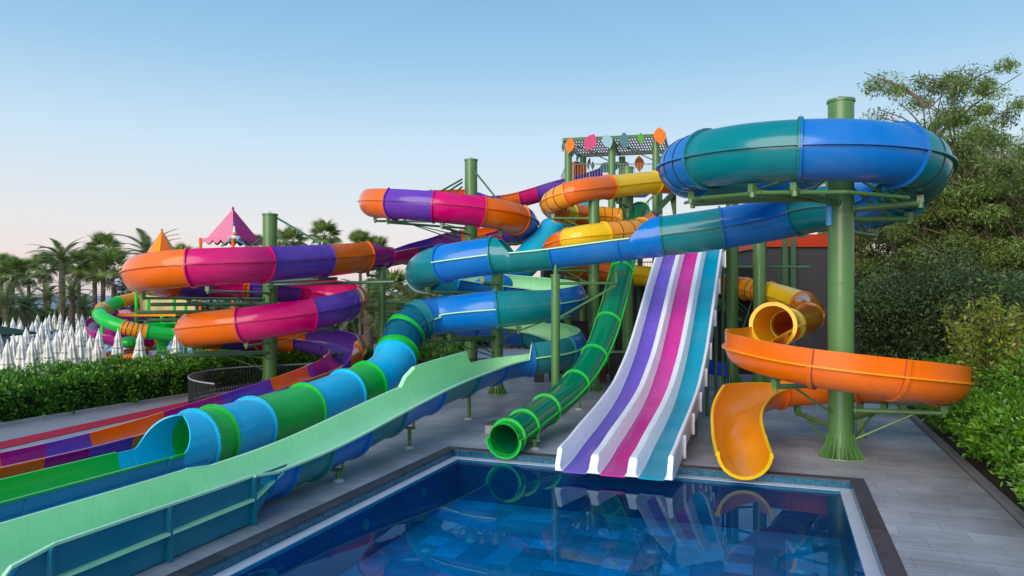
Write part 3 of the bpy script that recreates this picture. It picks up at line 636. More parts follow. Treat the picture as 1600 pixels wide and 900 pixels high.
# ------------------------------------------------------------------ yellow and orange tube slide into the open orange bowl flume
OX, OY, OR_ = 9.12, 20.4, 2.5
yp = [P(1125, 290, 41), P(1085, 291, 40), P(1033, 285, 38), P(964, 291, 35.8), P(900, 300, 34), P(864, 315, 35), P(876, 331, 37.5), P(925, 338, 39.5), P(975, 342, 39.6), P(1010, 350, 37.5), P(1000, 360, 35), P(950, 366, 33.4), P(900, 373, 33), P(866, 388, 35), P(882, 412, 38),
      P(930, 424, 40), P(1000, 431, 40.5), P(1070, 438, 40), P(1140, 447, 38.5), P(1212, 461, 36), P(1260, 478, 33), P(1263, 497, 30), P(1240, 507, 26.8), P(1207, 508, 23.6)]
YP = Path(yp, rad=.55)
slY = thing('bowl_flume_slide', (OX-2, OY, 0), 'yellow tube slide pouring into open orange flume round the big right post', 'water slide')
r = .56; CY = ARC(r); s = []
def a4(u, m, mi=None, **o): o.setdefault('lips', LIPC); o.setdefault('fo', .05); o.setdefault('lw', .05); s.append((u, (m, mi or m, CY, CY, dict(o))))
a4(0, ORANGE, ribs=3); a4(YP.U(1036, 1, 3), YEL); a4(YP.U(964, 2, 4), ORANGE); a4(YP.U(882, 3, 4.8), AMBER, ribs=5); a4(5.9, LYEL); a4(6.3, ORANGE); a4(YP.U(935, 6.4, 8), AMBER, ribs=3); a4(8.1, YEL); a4(9.0, ORANGE); a4(9.9, AMBER, ribs=3); a4(YP.U(956, 10, 12), YEL); a4(YP.U(877, 11, 13), ORANGE)
a4(13.6, AMBER); a4(14.4, ORANGE); a4(15.6, YEL); a4(16.5, ORANGE); a4(YP.U(1155, 17, 19), AMBER, ribs=3); a4(YP.U(1190, 18, 19.6), YEL); a4(YP.U(1238, 18.5, 20.4), TAMBER); a4(20.9, TAMBER); 
s.append((YP.U(1254, 21, 22.6), (LYEL, LYEL, ARC(.52), ARC(.52), dict(fo=.09, bolts=True)))); s.append((22.3, (YEL, YEL, ARC(.52), ARC(.66), dict(flange='end', fo=.09)))); s.append((22.99, None))
secs(YP, slY, s, r)
op_ = [P(1222, 512, 24.6), P(1190, 528, 23.0), ring(OX, OY, OR_+.05, 172, 3.02), ring(OX, OY, OR_, 195, 2.95), ring(OX, OY, OR_, 225, 2.8), ring(OX, OY, OR_, 255, 2.65), ring(OX, OY, OR_, 285, 2.48), ring(OX, OY, OR_, 318, 2.28), ring(OX, OY, OR_, 350, 2.12), ring(OX, OY, OR_, 20, 1.95), ring(OX, OY, OR_, 55, 1.8), ring(OX, OY, OR_, 85, 1.65),
       Vector((8.3, 23.0, 1.56)), Vector((7.4, 22.5, 1.42)), Vector((6.75, 21.6, 1.26)), Vector((6.25, 20.5, 1.06)), Vector((5.95, 19.3, .78)), Vector((5.72, 18.1, .60))]
OPH = Path(op_)
WH = UPR(.58, .12, .40)
# outer side: path runs counter-clockwise, so the outer wall is on the right
WO = UPR(.58, .42, .08); lo = (0, 2)
WL = resamp(WO, 29)
s = [(0, (ORANGE, AMBER, ARC(.6, 10, 10), WL, dict(flange='', lips=(28,), lipm=AMBER))), (1.6, (ORANGE, AMBER, WL, WL, dict(lips=(28,), lipm=AMBER, lw=.06))), (OPH.U(1262, 3.5, 5), (ORANGE, AMBER, WL, WL, dict(lips=(28,), lipm=AMBER, bolts=True))), (OPH.U(1424, 5, 7.2), (ORANGE, AMBER, WL, WL, dict(lips=(28,), lipm=AMBER, bolts=True))),
     (8.1, (ORANGE, AMBER, WL, WL, dict(bolts=True))), (10, (ORANGE, AMBER, WL, resamp(UPR(.6, .1, .1)), dict())), (12.0, (ORANGE, AMBER, resamp(UPR(.6, .1, .1)), resamp(UPR(.62, .42, .04)), dict(lips=(0, 28), lipm=YEL, flange='start', lw=.05))), (13.6, (ORANGE, AMBER, resamp(UPR(.62, .42, .04)), ARC(.64, 0, 0), dict(lips=(0, 28), lipm=YEL, flange='', lw=.05))), (15.9, (ORANGE, AMBER, ARC(.64, 0, 0), ARC(.64, -8, -8), dict(lips=(0, 28), lipm=YEL, flange='', lw=.06)))]
s.append((16.99, None))
secs(OPH, slY, s, .6)
# yellow belt line on the outer wall and end scoop lip
V = []
mb = MB()
def belt(path, u0, u1, q, m, name, parent, wd=.09, t=.022):
    n_ = 40; V = []; Fa = []
    for i in range(n_+1):
        fr = path.frame(u0+(u1-u0)*i/n_)
        for a, b in ((-.01, -t), (wd, -t), (wd, t), (-.01, t)): V.append(pt3(fr, (q[0]+(a if q[0] > 0 else -a), q[1]+b)))
    for i in range(n_):
        for j in range(4): Fa.append((i*4+j, i*4+(j+1) % 4, i*4+4+(j+1) % 4, i*4+4+j))
    Fa += [(0, 1, 2, 3), tuple(4*n_+j for j in range(4))]
    return mk(name, V, Fa, m, parent)
belt(OPH, 1.7, 8.1, (.58, 0.0), AMBER, 'belt_lip', slY)
# scoop: rounded closing shell at the bottom end of the chute
fr = OPH.frame(16.98)
K = 10; M_ = 28
# use only the outermost curve: a curved cut lip
V2 = []; Fa = []
for k in range(K+1):
    f = k/K
    for j in range(M_+1):
        b = R(-180*j/M_); V2.append(fr[0]+fr[2]*(.64*math.cos(b))+fr[3]*(.64*math.sin(b)+.05*f*0)+fr[1]*(f*.06*max(0, -math.sin(b))**.7))
for k in range(K):
    for j in range(M_): Fa.append((k*(M_+1)+j, k*(M_+1)+j+1, (k+1)*(M_+1)+j+1, (k+1)*(M_+1)+j))
V3 = [v-(fr[3]*math.sin(R(-180*(i % (M_+1))/M_))+fr[2]*math.cos(R(-180*(i % (M_+1))/M_)))*.035 for i, v in enumerate(V2)]
nV = len(V2); Fb = [tuple(i+nV for i in reversed(f)) for f in Fa]
edge = [(K*(M_+1)+j, K*(M_+1)+j+1, nV+K*(M_+1)+j+1, nV+K*(M_+1)+j) for j in range(M_)]
o = mk('chute_lip', V2+V3, Fa+Fb+edge, [ORANGE, AMBER], slY, [0]*len(Fa)+[1]*(len(Fb)+len(edge))); smooth_by_angle(o, 60)
V = []; Fa = []
for j in range(M_+1):
    b = R(-180*j/M_); c = fr[0]+fr[2]*(.62*math.cos(b))+fr[3]*(.62*math.sin(b))+fr[1]*(.06*max(0, -math.sin(b))**.7)
    ro = fr[2]*math.cos(b)+fr[3]*math.sin(b)
    for a, t in ((-.025, -.03), (.055, -.03), (.055, .02), (-.025, .02)): V.append(c+ro*a+fr[1]*t)
for j in range(M_):
    for i in range(4): Fa.append((j*4+i, j*4+(i+1) % 4, j*4+4+(i+1) % 4, j*4+4+i))
mk('lip_rim', V, Fa, YEL, slY, smooth=False)

# ------------------------------------------------------------------ clear green tube slide
EP = Path([P(1000, 330, 38), P(985, 375, 34.5), P(971, 425, 32), P(957, 480, 30), P(939, 535, 28.2), P(915, 580, 26.6), P(882, 618, 25), P(846, 645, 23.3), P(815, 668, 21.8), P(786, 688, 20.6)])
slE = thing('clear_tube_slide', EP.at(8)*1.0-Vector((0, 0, EP.at(8).z)), 'narrow see-through dark green tube slide with bright green joint rings ending over the pool', 'water slide')
r = .47; CE = ARC(r)
us = [0, 1.0, 2.0]+[EP.U(957, 2.5, 3.6), EP.U(941, 3.3, 4.6), EP.U(919, 4.2, 5.7), EP.U(880, 5, 6.8), EP.U(845, 6, 7.9), EP.U(812, 7, 8.7)]
for a, b in zip(us[:-1], us[1:]): section(EP, a, b, CE, CE, TGREEN, TGREEN, slE, fo=.06, lips=LIPC, lipm=LIME, lw=.06, fl_mat=LIME)
section(EP, us[-1], EP.U(797, 7.5, 8.95), CE, CE, TGREEN2, TGREEN2, slE, name='mouth_section', fo=.075, lips=LIPC, lipm=LIME, fl_mat=LIME, flange='start', lw=.05)
uq = EP.U(797, 7.5, 8.95)
section(EP, uq, 8.99, ARC(.47, 0, 0), ARC(.50, 0, 0), TGREEN2, TGREEN2, slE, name='mouth_section', fo=.05, flange='end', fl_mat=LIME, lips=(0, 28), lipm=LIME, lw=.04)
section(EP, uq-.05, uq, CE, CE, LIME, LIME, slE, name='mouth_rim', flange='', fo=.05)
for (px, py, zt) in ((835, 702, .30), (870, 652, .75), (905, 640, 1.0)):
    legpost('leg_post', G(px, py), zt, .06, label={835: 'short green leg under the mouth of the clear green tube', 870: 'green leg under the middle bend of the clear green tube', 905: 'slim green leg under the clear tube just left of the white slide'}[px])

# ------------------------------------------------------------------ three-lane racing slide
slM = thing('racing_slide', VU(-3.9, 22, 0), 'white three-lane racing slide with violet, pink and turquoise lanes dropping to the pool', 'water slide')
zk = [(17.9, .02), (19.0, .10), (20.2, .28), (22.5, .58), (24.7, .98), (26.3, 1.50), (27.8, 2.12), (29.8, 3.25), (31.5, 4.3), (33.3, 5.35), (35.5, 6.5), (37.5, 7.35), (38.6, 7.5)]
def zf(u):
    us_ = [k[0] for k in zk]; zs = [k[1] for k in zk]
    i = max(0, min(len(us_)-2, int(np.searchsorted(us_, u))-1)); m = lambda j: (zs[min(j+1, len(zs)-1)]-zs[max(j-1, 0)])/(us_[min(j+1, len(us_)-1)]-us_[max(j-1, 0)])
    h = us_[i+1]-us_[i]; t = (u-us_[i])/h; a, b = m(i), m(i+1)
    return (2*t**3-3*t**2+1)*zs[i]+(t**3-2*t**2+t)*h*a+(-2*t**3+3*t**2)*zs[i+1]+(t**3-t**2)*h*b
vL, vR = -5.40, -2.45; WV = vR-vL
# cross-section, widths: wall .1 | slope .14 | lane | divider .. etc
wl_, lane = .20, (WV-2*.20-2*.36)/3
segs = [18.0, 20.2, 22.3, 24.4, 26.3, 28.1, 30.1, 32.2, 34.4, 36.4, 38.5]
def strip(name, prof, m, parent, ua, ub, rounded=False, th=.03):
    n_ = max(3, int((ub-ua)/.22)); V = []; Fa = []; k = len(prof)
    for i in range(n_+1):
        u = ua+(ub-ua)*i/n_; z0 = zf(u); s_ = (zf(u+.05)-zf(u-.05))/.1; L = math.hypot(1, s_)
        hs = 1.0
        if rounded and u < 18.35: hs = max(.05, math.sqrt(max(0, 1-((18.35-u)/.36)**2)))
        for v, hh in prof: V.append(VU(v, u-s_/L*hh*hs, z0+hh*hs/L))
    for i in range(n_):
        for j in range(k-1): Fa.append((i*k+j, i*k+j+1, (i+1)*k+j+1, (i+1)*k+j))
        if prof[0] != prof[-1]: pass
    return V, Fa
def solid(name, prof, m, ua, ub, rounded=False):
    pr = prof+[(v, -.05) for v, h in reversed(prof)]+[prof[0]]
    V, Fa = strip(name, pr, m, slM, ua, ub, rounded); k = len(pr)
    Fa.append(list(range(k-1))); Fa.append(list(range(len(V)-k, len(V)-1)))
    o = mk(name, V, Fa, m, slM); smooth_by_angle(o, 30); return o
v = vL
lanes = []
edgesL = [(vL, 0), (vL, .50), (vL+.03, .55), (vL+.10, .55), (vL+.13, .50), (vL+.16, .06), (vL+.20, .0)]
walls = [('outer_wall', edgesL)]
v = vL+.20
for k, m in enumerate((VIOLET, ROSE, AQUA)):
    lanes.append((v, v+lane, m)); v += lane
    if k < 2:
        walls.append(('divider', [(v, 0), (v+.04, .06), (v+.07, .36), (v+.10, .42), (v+.26, .42), (v+.29, .36), (v+.32, .06), (v+.36, 0)])); v += .36
walls.append(('outer_wall', [(v, 0), (v+.04, .06), (v+.07, .50), (v+.10, .55), (v+.17, .55), (v+.20, .50), (v+.20, 0)]))
for a, b in zip(segs[:-1], segs[1:]):
    for v0, v1, m in lanes: solid('lane_panel', [(v0, 0), (v0+lane/3, -.008), (v0+2*lane/3, -.008), (v1, 0)], m, a+.008, b-.008)
    for nm, pr in walls: solid(nm, pr, WHITE, a+.002, b-.002, rounded=(a < 18.1))
for u in segs[1:-1]:   # joint flanges seen on the right flank
    z = zf(u); MB().box(tuple(VU(vR+.03, u, z+.12)), (.07, .10, .62), rz).build('joint_flange', WHITE, slM)
V, Fa = strip('x', [(vL, -.06), (vR, -.06)], None, None, 18.3, 38.5); mk('underside', V, Fa, WHITE, slM)
for u, dv in ((19.6, .0), (24, 0), (28, 0), (32, 0), (36, 0)):
    for vv in (vL+.4, vR-.1):
        mb = MB(); a = VU(vv, u); mb.bar((a.x, a.y, 0), (a.x, a.y, max(.1, zf(u)-.05)), .07 if u > 21 else .05, 10)
        if u < 21: mb.box((a.x, a.y, .02), (.3, .3, .03), rz)
        o = mb.build('support_leg', STEELD, slM)
    if u > 27:
        mb = MB(); mb.beam(VU(vL+.4, u, zf(u)-.25), VU(vR-.1, u, zf(u)-.25), .12, .16); mb.build('cross_beam', STEELD, slM)

# ------------------------------------------------------------------ steel posts with arms
def steel_post(px, Y, rad, ztop, label, fins=16, arms=(), cap=True, seam=True, conc=True):
    X = (px-800)*Y/F; t = thing('steel_post', (X, Y, 0), label, 'post')
    o = MB().bar((X, Y, 0), (X, Y, ztop), rad, 28).build('shaft', STEEL, t); smooth_by_angle(o)
    mb = MB(); 
    for z in np.arange(2.4, ztop-.5, 2.4): mb.lathe((X, Y, z), [(rad-.002, -.02), (rad+.006, -.01), (rad+.006, .01), (rad-.002, .02)], 28)
    mb.build('weld_seam', STEEL, t)
    if cap:
        mb = MB().lathe((X, Y, ztop-.02), [(.001, .05), (rad*.8, .05), (rad+.03, .045), (rad+.03, -.03), (rad-.001, -.03)], 28)
        mb.bar((X-.07, Y, ztop), (X-.07, Y, ztop+.12), .012, 6); mb.bar((X+.07, Y, ztop), (X+.07, Y, ztop+.12), .012, 6); mb.bar((X-.08, Y, ztop+.12), (X+.08, Y, ztop+.12), .012, 6)
        smooth_by_angle(mb.build('cap_plate', STEEL, t))
    if fins:
        mesh = None
        for k in range(fins):
            a = 2*PI*(k+.5)/fins; c, s_ = math.cos(a), math.sin(a)
            if mesh is None:
                th = .012; q_ = rad/.34; f = [(rad-.01, 0.02), (rad+.25*q_, 0.02), (rad+.24*q_, .06), (rad+.07*q_, .36*q_), (rad-.01, .72*q_)]
                V = [(x, y, z) for y in (-th, th) for x, z in f]; mm = MB().add(V, [(0, 1, 2, 3, 4), (9, 8, 7, 6, 5)]+[(i, (i+1) % 5+0, 5+(i+1) % 5, 5+i) for i in range(5)])
                mesh = bpy.data.meshes.new('base_fin'); mesh.from_pydata(mm.V, [], mm.F); mesh.materials.append(STEEL)
            share(mesh, 'base_fin', t, (X, Y, 0), (0, 0, a))
        MB().lathe((X, Y, 0), [(rad, .03), (rad*1.72, .03), (rad*1.76, -.01)], 28).build('base_plate', STEEL, t)
        if conc:
            n_ = 30; pr = [(X, Y, .022)]+[(X+rad*(2.0+.1*math.sin(5*i)+.1*rng.random())*math.cos(2*PI*i/n_), Y+rad*(2.0+.1*math.cos(3*i))*math.sin(2*PI*i/n_), .008) for i in range(n_)]
            mk('grout_pad', pr, [(0, i+1, (i+1) % n_+1) for i in range(n_)], CONC, t)
    return t, X, Y
def arm(t, X, Y, rad, zp, target, r=.07, brace=-0.9, saddle=True, rb=.035):
    # horizontal tube from post to a point under the flume, diagonal brace, saddle plate
    T = Vector(target); d = Vector((T.x-X, T.y-Y, 0)); L = d.length; d.normalize(); a = Vector((X, Y, zp))+d*(rad-.02); e = Vector((T.x, T.y, zp+(T.z-zp)*.25))
    mb = MB().bar(a, e, r, 12); mb.bar(a, a+d*.06, r*1.7, 12); smooth_by_angle(mb.build('arm', STEEL, t))
    mb = MB().bar(Vector((X, Y, zp+brace))+d*(rad-.01), a.lerp(e, .72), rb, 8); smooth_by_angle(mb.build('brace', STEEL, t))
    if saddle:
        mb = MB().bar(e-Vector((0, 0, r*1.6)), e+Vector((0, 0, max(.12, T.z-e.z))), r*.9, 8); mb.box((e.x, e.y, e.z+.1), (.16, .16, .2), math.atan2(d.y, d.x)); smooth_by_angle(mb.build('saddle', STEEL, t))
def arms_for(t, X, Y, rad, path, r, us, brace=-.9, ra=.07, drop=.28, rb=.035):
    for u in us:
        q = path.at(u); zb = q.z-r; arm(t, X, Y, rad, zb-drop, (q.x, q.y, zb-.02), r=ra, brace=brace, rb=rb)
# big right post
t, X, Y = steel_post(1314, 20.4, .34, 9.86, 'tallest thick green post at right with finned base, carrying the blue ring', 20)
arms_for(t, X, Y, .34, A, .78, [5.15, 6.1, A.U(1240, 6, 8), 8.2, 9.0, 10.0, 4.2], brace=.9, ra=.085, rb=.04)
for u in (4.2, 9.0): pass
arms_for(t, X, Y, .34, OPH, .6, [3.4, 7.6, 9.5, 11.4], brace=-.8, ra=.07)
# truss ties joining the arms under the big ring
mb = MB(); ps = [A.at(u)-Vector((0, 0, 1.02)) for u in (4.6, 5.4, 6.2, 7, 7.8)]
for a, b in zip(ps[:-1], ps[1:]): mb.bar(a, b, .05, 8)
smooth_by_angle(mb.build('ring_truss', STEEL, t))
mb = MB().bar((X-.1, Y+.3, 9.4), (X-.7, Y+.8, 9.05), .05, 8); mb.bar((X-.1, Y+.3, 9.1), (X-1.2, Y+1.4, 8.4), .03, 8); mb.build('top_brace', STEEL, t)
MB().bar((X-.37, Y-.12, 6.4), (X-.37, Y-.12, 7.1), .09, 10).build('flow_box', mat('light_blue_plastic', '4AA0D8', .5), t)
for (px, Y_, rad, top, lab, us, path, rr, br) in (
    (868, 28.7, .17, 430, 'slim green post standing in front of the blue spiral slide', [], None, 0, 0),
    (777, 33.4, .26, 384, 'green post with finned foot inside the blue spiral slide', [17.2, 18.4, 21, 23, 24.6, 25.8, 26.6], A, .78, -.8),
    (736, 39.3, .34, 250, 'tall green post inside the upper orange and purple loop', [5, 6, 7, 8, 9, 10, 11.3], RP, .8, -.8),
    (422, 35.0, .34, 335, 'tall green post inside the lower orange and pink loops at left', [18.2, 19.4, 21, 22.6, 24, 25.5, 27.4, 29, 30.6, 32, 33.6], RP, .8, -.8),
    (597, 36.2, .19, 418, 'slim green post under the orange section between the two helix loops', [16.2], RP, .8, -.6),
    (928, 34.5, .25, 312, 'green post left of the clear green tube carrying the yellow loops', [5, 7, 10.6, 12.2, 13.4], YP, .56, -.6),
    (981, 37.4, .28, 262, 'green post just left of the racing slide top', [3, 9.2], YP, .56, -.6),
    (1144, 37.5, .31, 285, 'green post right of the racing slide in front of the dark building', [18], YP, .56, -.6),
    (1187, 35.8, .31, 283, 'green post between the dark building and the yellow tube bend', [19], YP, .56, -.6)):
    zt = z_at(top, Y_)
    t, X, Y = steel_post(px, Y_, rad, zt, lab, 16 if rad > .2 else 8, conc=True)
    if path: arms_for(t, X, Y, rad, path, rr, us, brace=br, ra=.06, rb=.03)
    if px == 868:
        a = P(874, 443, 28.6); b = P(963, 442, 29.5); mb = MB().bar(a, b, .055, 10); mb.bar(b, b+Vector((0, 0, .46)), .055, 10); mb.bar(b+Vector((0, 0, .42)), b+Vector((.42, .2, .42)), .055, 10); smooth_by_angle(mb.build('arm', STEEL, t))
        smooth_by_angle(MB().bar(P(875, 496, 28.6), P(962, 446, 29.5), .045, 10).build('brace', STEEL, t))
        smooth_by_angle(MB().bar((X, Y, zt), (X, Y, zt+.4), .06, 8).build('saddle', STEEL, t))
    if px == 736:
        for q, e in ((P(737, 262, 39), P(792, 330, 36.6)), (P(722, 280, 39), P(676, 306, 37)), (P(722, 285, 39), P(690, 306, 37.5)), (P(722, 292, 39), P(703, 308, 37.5))): smooth_by_angle(MB().bar(q, e, .05, 8).build('tie_rod', STEELD, t))
    if px == 422:
        for q, e in ((P(432, 340, 35), P(500, 380, 33)), (P(410, 372, 35), P(392, 384, 34)), (P(434, 370, 35), P(455, 382, 33.5))): smooth_by_angle(MB().bar(q, e, .05, 8).build('tie_rod', STEELD, t))
        for z, dx in ((4.05, -4.6), (3.7, -5.2), (3.35, -4.7), (1.75, -3.4)): smooth_by_angle(MB().bar((X, Y-.4, z), (X+dx, Y-2.2, z), .085, 10).build('long_arm', STEELD, t))
        for z, dx in ((5.1, 3.6), (4.95, 6.2)): smooth_by_angle(MB().bar((X, Y-.4, z), (X+dx, Y-1.8, z+.12), .075, 10).build('long_arm', STEELD, t))
    if px in (1144,):
        smooth_by_angle(MB().bar((X, Y-.2, 5.9), (X+4.0, Y+.2, 5.9), .06, 8).build('tie_beam', STEEL, t))
        for a, b in (((X+.3, Y, 2.0), (X+1.5, Y, 5.7)), ((X+2.2, Y, 5.7), (X+4.0, Y, 2.0)), ((X-1.6, Y+1, 2), (X-.2, Y, 4.4))): MB().bar(a, b, .035, 8).build('brace', STEELD, t)
    if px == 597:
        for dz in (0, .5): smooth_by_angle(MB().bar((X, Y, 4.1-dz), (X+4.6, Y-2, 4.1-dz), .06, 8).build('arm', STEELD, t))
        smooth_by_angle(MB().bar((X, Y-.2, z_at(419, 36)), (X-2.6, Y-3, z_at(433, 33)), .07, 8).build('arm', STEELD, t))
sq = thing('leg_post', G(1344, 685), 'square green leg behind the big right post under the orange flume', 'post')
p = G(1344, 685); MB().box((p.x, p.y, .7), (.2, .2, 1.4), rz).build('shaft', STEEL, sq); MB().box((p.x, p.y, .02), (.36, .36, .03), rz).build('foot', STEEL, sq)
MB().beam((p.x-.5, p.y-.3, 1.25), (p.x+3.4, p.y-1.6, 1.2), .12, .14).build('beam', STEEL, sq)

# ------------------------------------------------------------------ start tower
tw = thing('slide_tower', (5.5, 43.5, 0), 'green steel start tower with shade slats and coloured leaf plates on its roof', 'tower')
TZ, TF, T2 = 13.15, 10.75, 8.0
tf, tb = 41.5, 46.0
def col(px, Y, zt, rad=.21): 
    X = (px-800)*Y/F; smooth_by_angle(MB().bar((X, Y, 0), (X, Y, zt), rad, 16).build('column', STEEL, tw)); return X
cols = [(888, tf), (956, tf), (1025, tf), (911, tb), (972, tb), (1030, tb)]
xs = [col(px, Y, TZ-.05) for px, Y in cols]
xs2 = [col(px, Y, T2+.3, .17) for px, Y in ((1040, 40.5), (1052, 43), (934, 43.5), (1000, 45))]
x0, x1 = xs[0]-.3, xs[2]+.4; SK = 1.35; x0b, x1b = xs[3]-.5, xs[5]+2.4
def tz(x): return TZ+(x-x0)*0.045
for (a, b) in (((x0, tf-.3), (x1, tf-.3)), ((x0+SK, tb+.3), (x1+SK, tb+.3)), ((x0, tf-.3), (x0+SK, tb+.3)), ((x1, tf-.3), (x1+SK, tb+.3)), ((xs[1], tf-.3), (xs[1]+SK*.8, tb+.3))):
    MB().beam((a[0], a[1], tz(a[0])), (b[0], b[1], tz(b[0])), .14, .18).build('roof_beam', STEEL, tw)
SL = mat('brown_grey_slat', (0.30, 0.22, 0.22), 0.7, var=0.3, scale=4)
n_s = 34
for k in range(n_s):
    f = (k+.5)/n_s; xx = x0+.1+(x1-x0-.2)*f; MB().beam((xx, tf-.2, tz(xx)+.05), (xx+SK, tb+.2, tz(xx)+.05), .05, .05).build('roof_slat', SL, tw)
for k in range(7):
    y = tf+(tb-tf)*k/6; d_ = SK*k/6; MB().beam((x0+.1+d_, y, tz(x0)-.01), (x1-.1+d_, y, tz(x1)-.01), .05, .06).build('roof_batten', SL, tw)
for xa, xb in ((x0+.4, xs[1]), (xs[1], x1-.3)):
    MB().bar((xa, tf+.5, tz(xa)-.15), (xb, tb-1, tz(xb)-.2), .03, 6).build('roof_tie', GALV, tw); MB().bar((xa+.4, tf, tz(xa)-.3), (xb-.1, tf+.2, TF+1.3), .03, 6).build('roof_tie', STEELD, tw)
def leafplate(px, py, hpx, wpx, Y, col_, tilt=0):
    c = P(px, py, Y); hh = hpx*Y/F/2; ww = wpx*Y/F/2; n_ = 12; prof = []
    for i in range(n_+1): t_ = i/n_; prof.append((ww*math.sin(PI*t_**1.12)**.93, -hh+2*hh*t_))
    pts = prof+[(-x, z) for x, z in reversed(prof[1:-1])]; ct, st = math.cos(tilt), math.sin(tilt)
    V = [(c.x+x*ct-z*st, c.y+dy, c.z+x*st+z*ct) for dy in (-.03, .03) for x, z in pts]; k = len(pts)
    mk('leaf_plate', V, [tuple(range(k)), tuple(range(2*k-1, k-1, -1))]+[(i, (i+1) % k, k+(i+1) % k, k+i) for i in range(k)], mat('plate_'+col_, col_, .4), tw)
for a in ((890, 228, 26, 15, 40.9, 'F07C10', -.2), (922, 223, 30, 20, 40.9, 'D04878', -.45), (949, 221, 24, 17, 40.9, '9CC0C8', .4), (975, 220, 27, 16, 40.9, '4E7A80', 0), (1001, 217, 19, 11, 40.9, '58A038', 0), (1031, 213, 29, 20, 40.9, 'F07C10', .15),
          (999, 256, 26, 15, 46.8, 'F07C10', .05), (880, 230, 16, 5, 43, '3E7078', 0), (895, 241, 9, 4, 44, '4E8088', 0), (902, 248, 12, 4, 45.5, '3A7888', 0), (920, 256, 20, 5, 46.5, 'A05878', -.15), (926, 259, 14, 5, 46.8, '2E7058', 0), (946, 262, 17, 24, 47, '5C9890', .5), (962, 260, 17, 10, 47, '4E8880', -.4), (978, 257, 9, 10, 47, 'D05868', 0)): leafplate(*a)
def platform(z, xa, xb, ya, yb, nm='platform'):
    MB().box(((xa+xb)/2, (ya+yb)/2, z-.1), (xb-xa, yb-ya, .2)).build(nm, STEELD, tw)
def rail(a, b, z, hgt=1.1, step=.16, m=GALV):
    a = Vector(a); b = Vector(b); mb = MB().bar((a.x, a.y, z+hgt), (b.x, b.y, z+hgt), .03, 6); mb.bar((a.x, a.y, z+.12), (b.x, b.y, z+.12), .02, 6); L = (b-a).length; n_ = int(L/step)
    for i in range(n_+1): q = a.lerp(b, i/n_); mb.bar((q.x, q.y, z+.1), (q.x, q.y, z+hgt), .012 if i % 8 else .03, 4, cap=False)
    return mb.build('railing', m, tw)
platform(TF, x0+.2, x1-.2, tf, tb)
rail((x0+.2, tf), (x1, tf), TF); rail((x0+.2, tb), (x1+1, tb), TF); rail((x0+.2, tf), (x0+.2, tb), TF)
platform(T2, x0+1.6, x1+1.5, tf-1.0, tb); rail((x0+1.6, tf-1.0), (x1-.6, tf-1.0), T2); rail((x0+1.6, tb), (x1+.6, tb), T2)
platform(5.2, x0+1.2, x1+3.0, tf-.5, tb); rail((x0+1.2, tf-.5), (x1, tf-.5), 5.2, m=STEELD)
def stairs(xa, ya, za, xb, yb, zb, n_=12, wd=1.1):
    mb = MB(); a = Vector((xa, ya, za)); b = Vector((xb, yb, zb))
    for s_ in (-wd/2, wd/2): mb.beam(a+Vector((0, s_, 0)), b+Vector((0, s_, 0)), .05, .26); mb.bar(a+Vector((0, s_, 1)), b+Vector((0, s_, 1)), .03, 6)
    for i in range(n_+1): q = a.lerp(b, i/n_); mb.box((q.x, q.y, q.z), (.28, wd, .04))
    for i in range(0, n_+1, 3): q = a.lerp(b, i/n_); mb.bar(q+Vector((0, -wd/2, 0)), q+Vector((0, -wd/2, 1)), .02, 5)
    mb.build('staircase', STEELD, tw)
stairs(x1-1.6, tf-.2, T2, x1+.9, tf-.2, TF-.2); stairs(xs[1]+.2, tf+1.5, 5.2, xs[1]-2, tf+1.5, T2-.1); stairs(x1+2.2, tf+1, 5.2, x1+5, tf+1, 2.5)
for a, b in (((xs[2], tf, 7.8), (xs[2]+9, tf-9, 7.9)), ((xs[2]+.5, tf, 7.4), (xs[2]+9, tf-7, 7.7)), ((xs[2]+.4, tf, 5.2), (x1+3, tf, T2))): MB().bar(a, b, .07, 8).build('tie_beam', STEEL, tw)
for px in (1048, 1054): MB().bar(P(px, 300, 41), P(px+8 if px == 1048 else px, 345, 41), .1, 8).build('strut', STEEL, tw)
# orange launch hood on the tower
hood = Path([P(897, 258, 43), P(905, 285, 43)], 8)
o = MB().lathe(tuple(P(900, 290, 43)), [(.55, 0), (.55, .9), (.42, 1.25), (.1, 1.42)], 18, 0, PI*1.4).build('launch_hood', ORANGE, tw); smooth_by_angle(o)
for k, px in enumerate((1228, 1242)): pass

# ------------------------------------------------------------------ dark building
bl = thing('pump_house', (9, 46, 0), 'dark grey rendered building with an orange-red roof edge behind the racing slide', 'building')
def wallbox(nm, px0, px1, ytop, Y, m, dep=.3, z0=0, zt=None):
    a = (px0-800)*Y/F; b = (px1-800)*Y/F; z1 = z_at(ytop, Y) if zt is None else zt
    return MB().box(((a+b)/2, Y+dep/2, (z0+z1)/2), (b-a, dep, z1-z0)).build(nm, m, bl)
wallbox('wall', 1196, 1345, 386, 47, WALLM, 8); wallbox('wall', 850, 1196, 418, 48.5, mat('black_recess_shade', (.018, .018, .02), .9), 6)  # second box is solid; near-black colour paints the shade of the opening
wallbox('wall', 868, 1000, 414, 47.6, WALLM, .3); 
wallbox('roof_edge', 1194, 1347, 366, 46.8, mat('orange_red_fascia', 'C23A12', .5), 8.4, z_at(386, 47)+.002)
wallbox('shade_screen', 872, 1196, 460, 41.6, mat('black_platform_shade', (.022, .022, .024), .85, var=.3, scale=8), .2, 0, 3.0)  # added black sheet, stands for the darkness under the tower platform
for px in (1223, 1236): wallbox('pilaster', px, px+8, 372, 46.7, STEELD, .28)
wallbox('canopy', 1090, 1200, 452, 46.5, STEELD, 2.0, z_at(458, 46.5))
mc = thing('pump_unit', G(900, 604), 'dark pump machinery under the stair tower left of the racing slide', 'machine')
q = G(915, 604)
